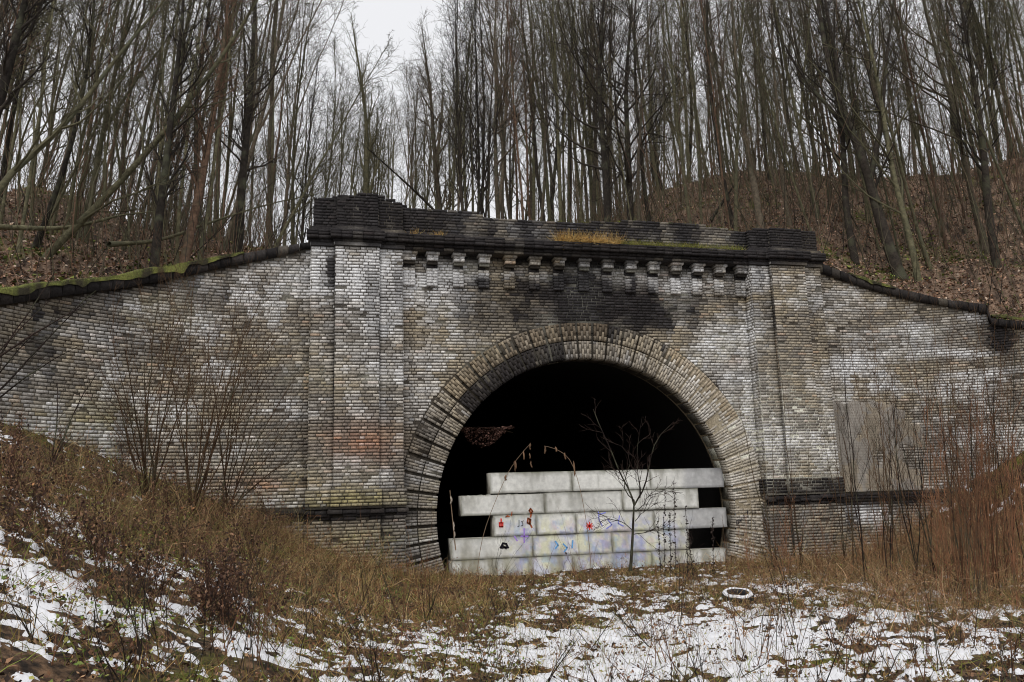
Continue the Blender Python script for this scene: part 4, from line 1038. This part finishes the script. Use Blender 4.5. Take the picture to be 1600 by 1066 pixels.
# dead leaves and bits on the front ground, over and in the snow
def w_lit(px, py, X_, Y_): return np.clip((py-760)/160., .25, 1)
P, px, py = front_points(240000, (-15, 15), (-19, .2), w_lit); n = len(P); P[:, 2] += rng.random(n)*.05
nn = fbm(P[:, 0]*3, P[:, 1]*3, 0, 77, 3); k = nn > .49; P = P[k]; b = Bag(); n = len(P)
print('litter', n)
leaf_cloud(P, .012+.02*rng.random(n)**2, pick([A_(88, 64, 50), A_(112, 86, 66), A_(58, 43, 36), A_(74, 62, 52), A_(128, 102, 78), A_(42, 34, 30), A_(50, 40, 34)], n), b, .15)
tag(b.obj('fallen_leaves', M_LEAF), 'dead brown leaves poking through the snow', 'leaves', None, 'stuff')
# short bent grass and stalks through the snow
def w_sn(px, py, X_, Y_): return np.clip(.25+(fbm(X_*1.4, Y_*1.4, 0, 88, 3)-.42)*5, 0, 1)
P, px, py = front_points(150000, (-15, 14), (-18.2, -.8), w_sn); n = len(P); b = Bag()
S_, R_ = stems(P-[0, 0, .03], rng.uniform(.08, .3, n), rng.uniform(.0018, .0036, n), 4, .8, .35)
tubes(S_, R_, 2, b, pick([A_(112, 92, 50), A_(92, 94, 44), A_(70, 52, 36), A_(140, 116, 72), A_(60, 44, 34), A_(96, 104, 48)], n))
print('grass', n)
tag(b.obj('short_grass', M_STALK), 'short bent dry grass poking through the snow', 'grass', None, 'stuff')
# green herb leaves on the left bank and along the belt
def w_gr(px, py, X_, Y_): return np.clip(blobs(px, py, [(280, 780, 90, 40, .8), (330, 850, 130, 30, .7), (420, 840, 90, 20, .8), (140, 760, 60, 40, .4), (520, 960, 300, 40, .35), (50, 1030, 140, 70, 1.6), (120, 900, 120, 60, .5), (700, 1010, 200, 40, .25), (200, 900, 200, 60, .3)]), 0, 1)*(fbm(X_*2.5, Y_*2.5, 0, 95, 3) > .52)
P, px, py = front_points(170000, (-15, 4), (-18.5, .2), w_gr); n = len(P); P[:, 2] += .03+rng.random(n)*.08; b = Bag()
leaf_cloud(P, .012+.012*rng.random(n), pick([A_(86, 102, 50), A_(106, 116, 62), A_(70, 84, 42), A_(122, 120, 70)], n), b, .6)
tag(b.obj('herb_leaves', M_LEAF), 'small green herbs on the left bank', 'plants', None, 'stuff')
# moss and grass growing on masonry ledges
def ledge_grass(pts, n, h, cols, name, label, spread=.06, parent=None):
    pts = np.array(pts); t = rng.random(n)*(len(pts)-1); i = np.clip(t.astype(int), 0, len(pts)-2); f = (t-i)[:, None]
    P = pts[i]*(1-f)+pts[i+1]*f+np.stack([rng.normal(0, .03, n), rng.normal(0, spread, n), np.zeros(n)], 1)
    b = Bag(); S_, R_ = stems(P, h*rng.uniform(.4, 1.3, n), np.full(n, .003), 4, .75, .35); tubes(S_, R_, 3, b, pick(cols, n))
    return tag(b.obj(name, M_STALK, parent), label if parent is None else None, 'grass' if parent is None else None, None, 'stuff')
GR = [A_(112, 114, 56), A_(86, 92, 44), A_(132, 122, 70)]; YE = [A_(180, 146, 88), A_(156, 122, 70), A_(196, 168, 112), A_(110, 88, 52)]
def lp(x0, x1, n=8, z=ZC+.37, y=-.42): return [(x, y, z) for x in np.linspace(x0, x1, n)]
def xw(px): 
    return float(on_y(px, 385, -.4)[0])
ledge_grass(lp(xw(868), xw(968)), 1300, .34, YE, 'grass_tuft', 'yellow dry grass tuft on the cornice ledge')
ledge_grass(lp(xw(640), xw(652), 2)+[], 50, .2, YE, 'grass_tuft', 'small sparse yellow tuft near the left end of the cornice ledge')
ledge_grass(lp(xw(672), xw(694), 2), 90, .16, YE, 'grass_tuft', 'low yellow tuft left on the cornice ledge, right of the sparse one')
ledge_grass(lp(xw(965), xw(1160)), 2000, .17, GR, 'ledge_moss', 'green moss and grass on the right part of the cornice ledge')
ledge_grass([(x, .0, float(ptop(x))-.06) for x in np.linspace(xw(845), xw(1150), 40)], 1800, .08, [A_(110, 118, 40), A_(90, 96, 34)], 'ledge_moss', 'green moss along the top of the parapet right half', .12)
# moss blanket on the left coping: lumpy strip
def moss_strip(side, s0, s1, label):
    n, m_ = int((s1-s0)/.04), 12; s = np.linspace(s0, s1, n); x = side*np.interp(s, WS, WX); y = np.interp(s, WS, WY); a_ = np.interp(s, WS, WA)
    nx, ny = -side*np.sin(a_), -np.cos(a_); v_ = np.linspace(.165, -.5, m_)
    zt = cop_z(side, s, 1); sg, vg = np.meshgrid(s, v_, indexing='ij')
    sg = sg.copy(); th_ = np.clip(fbm(sg*1.3, vg*2, 0, 27, 3)-.5, -.3, .3)*.16+np.clip(np.minimum(sg-s0, s1-sg)*.15-.03, -.03, 0)+.05*fbm(sg*3, vg*6, 0, 15, 3)+.04*fbm(sg*12, vg*12, 0, 17, 2)-.022
    zz = zt[:, None]+th_+.045
    dr = (.03+.10*vnoise(s*6, 0, 0, 19)*vnoise(s*1.7, 0, 0, 20)*2)*np.clip(np.minimum(s-s0, s1-s)*1.2+.15, 0, 1)
    zz[:, 0] = zt-dr; zz[:, 1] = zt+.012+th_[:, 1]; vg = vg.copy(); vg[:, 0] = .18; vg[:, 1] = .17
    P = np.stack([x[:, None]+nx[:, None]*vg, y[:, None]+ny[:, None]*vg, zz], -1)
    b = Bag(); g_ = fbm(sg*5, vg*5, 0, 23, 3).ravel()[:, None]
    b.add(P.reshape(-1, 3), grid_faces(n, m_), c=(lambda k_: A_(46, 43, 34)*k_+(A_(50, 54, 32)*(1-g_)+A_(104, 106, 58)*g_)*(1-k_))(np.clip((fbm(sg*4, vg*5, 0, 29, 4).ravel()[:, None]-.50+.12*np.clip(2.6-sg.ravel()[:, None], 0, 1))*7, 0, 1)))
    b.obj('moss', M_MOSS, wl if side < 0 else wr, smooth=True)
    pts = [(x[i]+nx[i]*.1, y[i]+ny[i]*.1, zt[i]) for i in range(0, n, 6)]
    ledge_grass(pts, int((s1-s0)*500), .06, [A_(104, 108, 60), A_(78, 84, 46)], 'moss_tufts', '', .07, wl if side < 0 else wr)
moss_strip(-1, 1.6, 9.3, '')
moss_strip(1, 1.2, 2.6, '')
moss_strip(1, SEND_R+.1, 7.6, '')

# ------------------------------------------------------------------ shrubs, saplings and stalks one can tell apart
def shrub(name, base, tips, r0, colr, label, cat='shrub', nb=(7, 5), bl=.5, seed=0, group=None, bend=.25, rm=.003, sub=True):
    """stems from a base point to given tip points"""
    rg = np.random.default_rng(seed+900); base = np.array(base, float); K = 9; N = len(tips)
    P = np.zeros((N, K, 3)); t = np.linspace(0, 1, K)[:, None]
    for i, tp in enumerate(tips):
        tp = np.array(tp, float)-base; L = np.linalg.norm(tp)
        mid = tp*.5+np.array([0, 0, 1])*L*bend*rg.uniform(.2, .8)+rg.normal(0, L*.03, 3)
        st = rg.normal(0, .05, 3)*[1, 1, 0]
        P[i] = (1-t)**2*st+2*t*(1-t)*mid+t*t*tp+np.concatenate([[[0, 0, 0]], np.cumsum(rg.normal(0, L*.006, (K-1, 3)), 0)])
    R = r0*(.7+.5*rg.random(N))[:, None]*np.linspace(1, .25, K)[None]
    b = Bag(); tubes(P, R, 5, b, colr)
    e = empty(name, base, label=label, cat=cat, group=group)
    b.obj('stem', M_BARK, e, smooth=True)
    b = Bag()
    Ls = np.linalg.norm(P[:, -1], axis=1)
    l, r, L = grow(P, R, nb[0], .25, 1, .5, Ls*bl, 6, .08, .09, .5, rm, .35, .5, rg); tubes(l, r, 3, b, colr)
    if nb[1]:
        l2, r2, L2 = grow(l, r, nb[1], .2, 1, .5, L*.45, 4, .06, .14, .6, rm*.7, .5, .4, rg); tubes(l2, r2, 3, b, colr*.9)
    b.obj('twigs', M_TWIG, e, kind='stuff')
    return e
SH = A_(74, 58, 44, .55); SHR = A_(112, 80, 60, .6); SHD = A_(36, 29, 26, .6)
def gpt(x, y):   # pixel -> ground in front of the walls
    d = raydir(x, y); t = 5.
    while t < 40:
        p = CAM+d*t
        if p[2] < front_z(p[0], p[1]): break
        t += .05
    return CAM+d*t
# big shrub before the left wing (three clumps)
for i, (bx_, by_, tips, lab) in enumerate([
        ((232), 800, [(170, 590), (205, 540), (245, 470), (262, 420), (290, 500), (215, 640), (300, 560), (160, 500), (190, 660), (230, 560), (275, 600)], 'tall bare shrub before the left wing wall, its left clump'),
        ((300), 806, [(250, 480), (310, 440), (330, 520), (365, 470), (400, 500), (290, 570), (385, 580), (420, 540), (350, 560), (270, 620), (340, 640), (410, 460)], 'tall bare shrub before the left wing wall, its middle clump'),
        ((350), 812, [(380, 520), (430, 560), (455, 600), (470, 640), (410, 620), (440, 680), (330, 560), (400, 520), (465, 720), (370, 620)], 'arching bare shrub nearest the left pilaster')]):
    g = gpt(bx_, by_); D = math.hypot(g[0]-CAM[0], g[1]-CAM[1])
    D = min(D, 18.3); g = np.array([*at_dist(bx_, by_, D)[:2], 0]); g[2] = front_z(g[0], g[1])-.03
    shrub('bare_shrub', g, [at_dist(x, y, D-rng.uniform(.0, 1.2)) for x, y in tips], .017, SH*.8, lab, seed=i, nb=(9, 5), bl=.6)
# long boughs reaching in from the left in front of the wing
for i, (p0, tips, lab) in enumerate([((-40, 660), [(130, 545), (150, 455), (60, 520)], 'long dark bough arching across the far left of the wing wall'),
                                   ((-30, 590), [(80, 470), (100, 400), (150, 470)], 'upper thin bough crossing the far left of the wing wall'),
                                   ((70, 760), [(110, 660), (150, 590), (90, 600)], 'slender dark sapling on the left bank')]):
    D = 13.; g = at_dist(*p0, D)
    shrub('bare_sapling', g, [at_dist(x, y, D+.3) for x, y in tips], .018, SHD, lab, 'sapling', (4, 2), .35, 30+i, bend=.1)
# saplings in front of the right wing
sap = [(1345, 850, [(1310, 540), (1330, 600)]), (1375, 855, [(1352, 600), (1368, 520), (1390, 640)]), (1402, 850, [(1380, 560), (1340, 480)]), (1430, 850, [(1400, 640), (1385, 590), (1440, 600)]),
       (1455, 850, [(1420, 500), (1450, 560)]), (1485, 850, [(1440, 470), (1470, 520), (1500, 600)]), (1500, 830, [(1462, 560), (1520, 570)]), (1530, 840, [(1510, 520), (1490, 600), (1560, 600)]),
       (1555, 850, [(1540, 540), (1525, 480)]), (1580, 860, [(1570, 560), (1600, 520)]), (1605, 860, [(1590, 500), (1560, 600)])]
sap += [(x+tr.uniform(-14, 14), y+tr.uniform(-5, 20), [(a_+tr.uniform(-30, 25), b_+tr.uniform(-10, 110)) for a_, b_ in tp]) for x, y, tp in sap]
for i, (x, y, tips) in enumerate(sap):
    D = 17.5+(i % 3)*1.1; g = at_dist(x, y, D); g[2] = float(front_z(g[0], g[1]))-.03
    shrub('bare_sapling', g, [at_dist(a_, b_, D-.2+rng.uniform(-.5, .5)) for a_, b_ in tips], .014, SH if i % 3 else SHD,
          'thin leafless sapling in the row before the right wing wall', 'sapling', (9, 5), .36, 50+i, 'thin leafless saplings before the right wing wall', .05)
for i, (x, y, tips, lab) in enumerate([(1215, 870, [(1205, 690), (1150, 620), (1185, 740)], 'thin crooked sapling crossing the right jamb of the arch'),
                                     (1250, 870, [(1212, 570), (1236, 640), (1262, 700)], 'tall thin sapling before the right pilaster'),
                                     (1316, 870, [(1300, 640), (1270, 640), (1330, 700)], 'brown upright stem at the right edge of the right pilaster')]):
    D = 21.; g = at_dist(x, y, D); g[2] = float(front_z(g[0], g[1]))-.03
    shrub('bare_sapling', g, [at_dist(a_, b_, D-.2) for a_, b_ in tips], .014, SH, lab, 'sapling', (4, 2), .3, 70+i, None, .05)
# small dark tree before the blocks
g = at_dist(985, 892, 18.6); g[2] = float(front_z(g[0], g[1]))-.03
e = empty('small_tree', g, label='small black leafless tree forking in front of the concrete blocks', cat='tree')
def pp(L, D=18.6): return np.array([at_dist(x, y, D) for x, y in L])-g
segs = [([(985, 892), (988, 850), (990, 800), (991, 782)], .036), ([(991, 790), (988, 770), (970, 745), (958, 715), (938, 670), (925, 640)], .022), ([(991, 790), (1000, 775), (1010, 750), (1016, 715), (1020, 690), (1050, 660)], .02),
        ([(991, 782), (975, 770), (972, 750), (985, 730), (984, 700), (950, 690)], .014), ([(990, 830), (975, 815), (955, 812), (945, 805)], .01), ([(990, 835), (1008, 832), (1022, 825)], .01),
        ([(1000, 778), (1003, 765), (998, 750), (999, 700), (1008, 650)], .012), ([(993, 800), (1004, 790), (1014, 772), (1030, 765), (1045, 765)], .009), ([(992, 815), (1005, 800), (1015, 790)], .008)]
b = Bag(); PP = []; RRs = []
for L, r in segs:
    Q = pp(L); Q = Q-np.array([0, 0, 0]); f = np.linspace(0, len(Q)-1, 9)
    Q = np.stack([np.interp(f, np.arange(len(Q)), Q[:, k]) for k in range(3)], 1); Q[1:-1] = (Q[:-2]+2*Q[1:-1]+Q[2:])/4
    Q[1:, 1] += rng.normal(0, .04, 8).cumsum()*(L[0][1] < 890)
    PP.append(Q); RRs.append(r*np.linspace(1, .4, 9))
PP, RRs = np.array(PP), np.array(RRs)
tubes(PP, RRs, 6, b, SHD); b.obj('trunk', M_BARK, e, smooth=True)
b = Bag(); l, r, L = grow(PP[1:], RRs[1:], 8, .15, 1, .65, .75, 6, .05, .15, .5, .0055, .5); tubes(l, r, 3, b, SHD*1.6)
l2, r2, L2 = grow(l, r, 5, .2, 1, .6, L*.5, 4, .05, .18, .7, .004, .5); tubes(l2, r2, 3, b, SHD*2); b.obj('crown', M_TWIG, e)
# arching dead stems with hanging withered leaves
def dead_stem(pts, D, r, label, leaves, colr=A_(104, 82, 64)):
    g = at_dist(*pts[0], D); g[2] = float(front_z(g[0], g[1]))-.02 if pts[0][1] > 860 else g[2]
    Q = np.array([at_dist(x, y, D) for x, y in pts]); Q[0] = g; Q -= g
    f = np.linspace(0, len(Q)-1, 16); Q = np.stack([np.interp(f, np.arange(len(Q)), Q[:, k]) for k in range(3)], 1)
    for _ in range(2): Q[1:-1] = (Q[:-2]+2*Q[1:-1]+Q[2:])/4
    e = empty('withered_plant', g, label=label, cat='plant'); b = Bag(); tubes(Q[None], (1.25*r*np.linspace(1, .6, 16))[None], 5, b, A_(112, 96, 80)); b.obj('stem', M_STALK, e, smooth=True)
    for (x, y, ln) in leaves:      # a withered leaf hangs down: a folded, tapering ribbon
        b = Bag()
        p = at_dist(x, y, D-.02)-g; K = 6; z = np.linspace(0, 1, K)
        Q2 = np.stack([p[0]+np.cumsum(rng.normal(0, .008, K)), p[1]+np.cumsum(rng.normal(0, .008, K)), p[2]-z*ln/62.*.85], 1)
        tubes(Q2[None], (np.array([.004, .02, .03, .022, .026, .004])*(.8+.4*rng.random()))[None], 3, b, colr*(.7+.6*rng.random()))
        b.obj('leaf', M_LEAF, e)
dead_stem([(742, 888), (752, 840), (775, 780), (795, 735), (812, 712), (828, 694)], 19, .006, 'withered weed leaning over the left blocks with hanging brown leaves', [(804, 720, 18), (806, 720, 14), (818, 704, 16), (827, 692, 12), (828, 708, 10), (830, 720, 12), (790, 742, 10)])
dead_stem([(924, 900), (922, 850), (912, 790), (905, 755), (893, 718), (880, 708), (866, 700), (850, 697)], 19, .006, 'withered weed arching over the blocks to the left with dangling leaves', [(896, 720, 26), (883, 707, 12), (868, 698, 9), (850, 697, 11), (851, 700, 10)])
dead_stem([(712, 860), (708, 820), (705, 790), (703, 766)], 19.5, .012, 'pale dead stalk in the dark gap by the left jamb', [(704, 775, 14), (708, 815, 16), (710, 830, 16)], A_(150, 140, 128))
# black seed spikes before the right blocks
for i, (x, y0, y1) in enumerate([(1036, 892, 762), (1051, 840, 755), (1072, 892, 793), (1030, 890, 815), (1080, 890, 830), (1044, 880, 800), (1112, 880, 808)]):
    g = at_dist(x+2, y0, 18.4); zg = float(front_z(g[0], g[1])); g[2] = zg
    top = at_dist(x, y1, 18.4)-g
    e = empty('seed_spike', g, label='black dead seed spike before the right end of the blocks', cat='plant', group='black seed spikes before the blocks')
    t = np.linspace(0, 1, 12)[:, None]; Q = t*top+np.concatenate([[[0, 0, 0]], np.cumsum(rng.normal(0, .008, (11, 3)), 0)]); b = Bag()
    tubes(Q[None], np.full((1, 12), .006), 4, b, SHD); b.obj('stem', M_STALK, e)
    b = Bag(); tt = .15+.85*rng.random(70)
    Pq = np.stack([np.interp(tt, t[:, 0], Q[:, k]) for k in range(3)], 1)+rng.normal(0, .018, (70, 3)); leaf_cloud(Pq, .024, pick([SHD, SHD*1.5], 70), b, .0); b.obj('seed_head', M_LEAF, e, kind='stuff')
# leafy bough hanging inside the left of the arch
g = on_y(722, 672, .9); e = empty('leafy_bough', g, label='bough of dead reddish leaves hanging in the dark left of the arch', cat='branch')
b = Bag(); Q = np.array([[0, .1, 0], [.4, 0, .05], [.9, 0, .04], [1.35, 0, -.08]]); tubes(Q[None], np.array([[.02, .015, .01, .006]]), 4, b, BARKR); b.obj('stem', M_BARK, e)
n = 1500; t = rng.random(n); w_ = np.sin(np.clip(t*1.15, 0, 1)*math.pi)**.7
P = np.stack([t*1.35, rng.normal(0, .12, n), .05-rng.random(n)**1.6*.62*w_*(1-t*.45)+rng.normal(0, .015, n)], 1); b = Bag()
leaf_cloud(P, .028, pick([A_(120, 92, 82), A_(74, 54, 48), A_(44, 32, 28)], n), b, .6); b.obj('leaves', M_LEAF, e, kind='stuff')
# red-brown thicket at the right edge
for i in range(26):
    x = 1480+i*5.2+tr.uniform(-6, 6); y = tr.uniform(905, 965); g = gpt(x, y)
    D = math.hypot(g[0]-CAM[0], g[1]-CAM[1])
    tips = [at_dist(x+tr.uniform(-35, 15), y-tr.uniform(160, 340), D+tr.uniform(-.4, .4)) for _ in range(4)]
    shrub('willow_shoots', g, tips, .007, SHR*(.35+.8*tr.random()), 'red brown upright shoots in the thicket at the right edge', 'shrub', (5, 3), .3, 200+i, 'red brown shoots of the thicket at the right edge', .03)
for i in range(30):
    x = 1170+i*11+tr.uniform(-8, 8); y = tr.uniform(862, 915); g = gpt(x, y); D = math.hypot(g[0]-CAM[0], g[1]-CAM[1])
    if D > 23: continue
    tips = [at_dist(x+tr.uniform(-25, 25), y-tr.uniform(40, 120), D+tr.uniform(-.3, .3)) for _ in range(4)]
    shrub('willow_shoots', g, tips, .006, SHR*(.6+.6*tr.random()), 'low red brown shoots before the right pilaster and wing', 'shrub', (6, 3), .4, 300+i, 'low red brown shoots before the right wing', .05)
# dark stalks standing in the near snow
for i in range(150):
    x = tr.uniform(20, 1590); y = tr.uniform(935, 1110) if x > 700 else tr.uniform(960, 1110); g = gpt(x, min(y, 1120)); D = math.hypot(g[0]-CAM[0], g[1]-CAM[1])
    hh = tr.uniform(50, 200)
    if x > 850 and tr.random() < .3: hh += 60
    tips = [at_dist(x+tr.gauss(0, 35), y-hh*tr.uniform(.6, 1.), D+tr.uniform(-.3, .3)) for _ in range(tr.choice([1, 2, 3, 4]))]
    shrub('dry_stalk', g, tips, .0048, SHD if tr.random() < .7 else SHR*.6, 'thin dark dry stalk standing in the snow in the foreground', 'stalk', (5, 2), .25, 400+i, 'thin dry stalks in the near snow', .03, .0018)
# dead plant clumps on the left bank
for i in range(64):
    x = tr.uniform(-10, 440); y = np.interp(x, [0, 130, 300, 420], [720, 770, 830, 850])+tr.uniform(-25, 150); g = gpt(x, y); D = math.hypot(g[0]-CAM[0], g[1]-CAM[1])
    tips = [at_dist(x+tr.gauss(0, 25), y-tr.uniform(35, 110), D+tr.uniform(-.2, .2)) for _ in range(5)]
    e = shrub('dead_weed', g, tips, .006, A_(70, 50, 40)*(.5+.7*tr.random()), 'dark brown dead weed clump on the left bank', 'weed', (5, 2), .3, 500+i, 'dead weed clumps on the left bank', .1, .0022)
    b = Bag(); n = 130; T_ = np.array(tips)-g; k = rng.integers(0, len(T_), n); tt = rng.uniform(.3, 1, (n, 1)); P = T_[k]*tt+rng.normal(0, .03, (n, 3)); P[:, 2] += .03
    leaf_cloud(P, .017, pick([A_(84, 64, 52), A_(60, 44, 38), A_(108, 84, 66), A_(44, 34, 30)], n), b, -.2); b.obj('leaves', M_LEAF, e, kind='stuff')
# pale slab at the foot of the left wing wall
p0, p1 = np.array(on_wing(166, 752)), np.array(on_wing(224, 756)); mid = (p0+p1)/2; d = p1-p0; an = math.atan2(d[1], d[0]); Ls = np.linalg.norm(d[:2])
b = Bag(); n, m_ = 24, 10; u, v_ = np.meshgrid(np.linspace(-Ls/2, Ls/2, n), np.linspace(-.55, .34, m_), indexing='ij')
P = np.stack([u, -.10+(fbm(u*6, v_*6, 0, 61, 3)-.5)*.02, v_+.02*vnoise(u*9, 0, 0, 4)*(v_ > .3)], -1).reshape(-1, 3)
b.add(P, grid_faces(n, m_), c=A_(196, 196, 194)*(.55+.8*fbm(P[:, 0]*4, P[:, 2]*4, 0, 66, 3)[:, None])); b.add(box_v(-Ls/2, Ls/2, -.085, .05, -.55, .33), BOXQ, c=A_(150, 150, 146))
e = b.obj('concrete_slab', M_CONC, None, label='pale concrete slab leaning at the foot of the left wing wall behind the shrub', cat='slab'); e.location = (mid[0]-math.sin(-an)*-.02, mid[1]-.12, mid[2]); e.rotation_euler = (0, 0, an)
# tyre lying in the snow
g = gpt(1153, 938); th = np.linspace(0, 2*math.pi, 41)[:-1]; prof = [(.30, .0), (.33, .05), (.33, .12), (.29, .17), (.22, .17), (.19, .13), (.18, .08), (.19, .03), (.22, .0)]
e = empty('tyre', g+np.array([0, 0, .0]), label='old tyre lying flat with snow on its rim, right of centre', cat='tyre')
e.rotation_euler = (.2, -.05, 0); e.scale = (.8, .8, .8)
V = np.array([[(math.cos(t)*r, math.sin(t)*r, z) for r, z in prof] for t in th]); n_, m_ = V.shape[:2]; idx = np.arange(n_*m_).reshape(n_, m_)
a_, c_ = np.roll(idx, -1, 0), np.roll(idx, -1, 1); q = np.stack([idx, a_, np.roll(a_, -1, 1), c_], -1).reshape(-1, 4)
b = Bag(); b.add(V.reshape(-1, 3), q, c=(.025, .025, .027)); b.obj('tyre_body', M_RUBBER, e, smooth=True)
pr = [(.315, .145), (.295, .178), (.265, .187), (.24, .182), (.225, .16)]; V = np.array([[(math.cos(t)*r, math.sin(t)*r, z+.008*math.sin(t*5)) for r, z in pr] for t in th])
idx = np.arange(40*5).reshape(40, 5); a_ = np.roll(idx, -1, 0); q = np.stack([idx[:, :-1], a_[:, :-1], a_[:, 1:], idx[:, 1:]], -1).reshape(-1, 4)
b = Bag(); b.add(V.reshape(-1, 3), q, c=(.82, .82, .85)); b.obj('snow_cap', M_SNOW, e, smooth=True)
print('objects', len(D2.objects), 'tris', sum(sum(len(p.vertices)-2 for p in me.polygons) if len(me.polygons) < 50 else len(me.loops)-2*len(me.polygons) for me in D2.meshes))
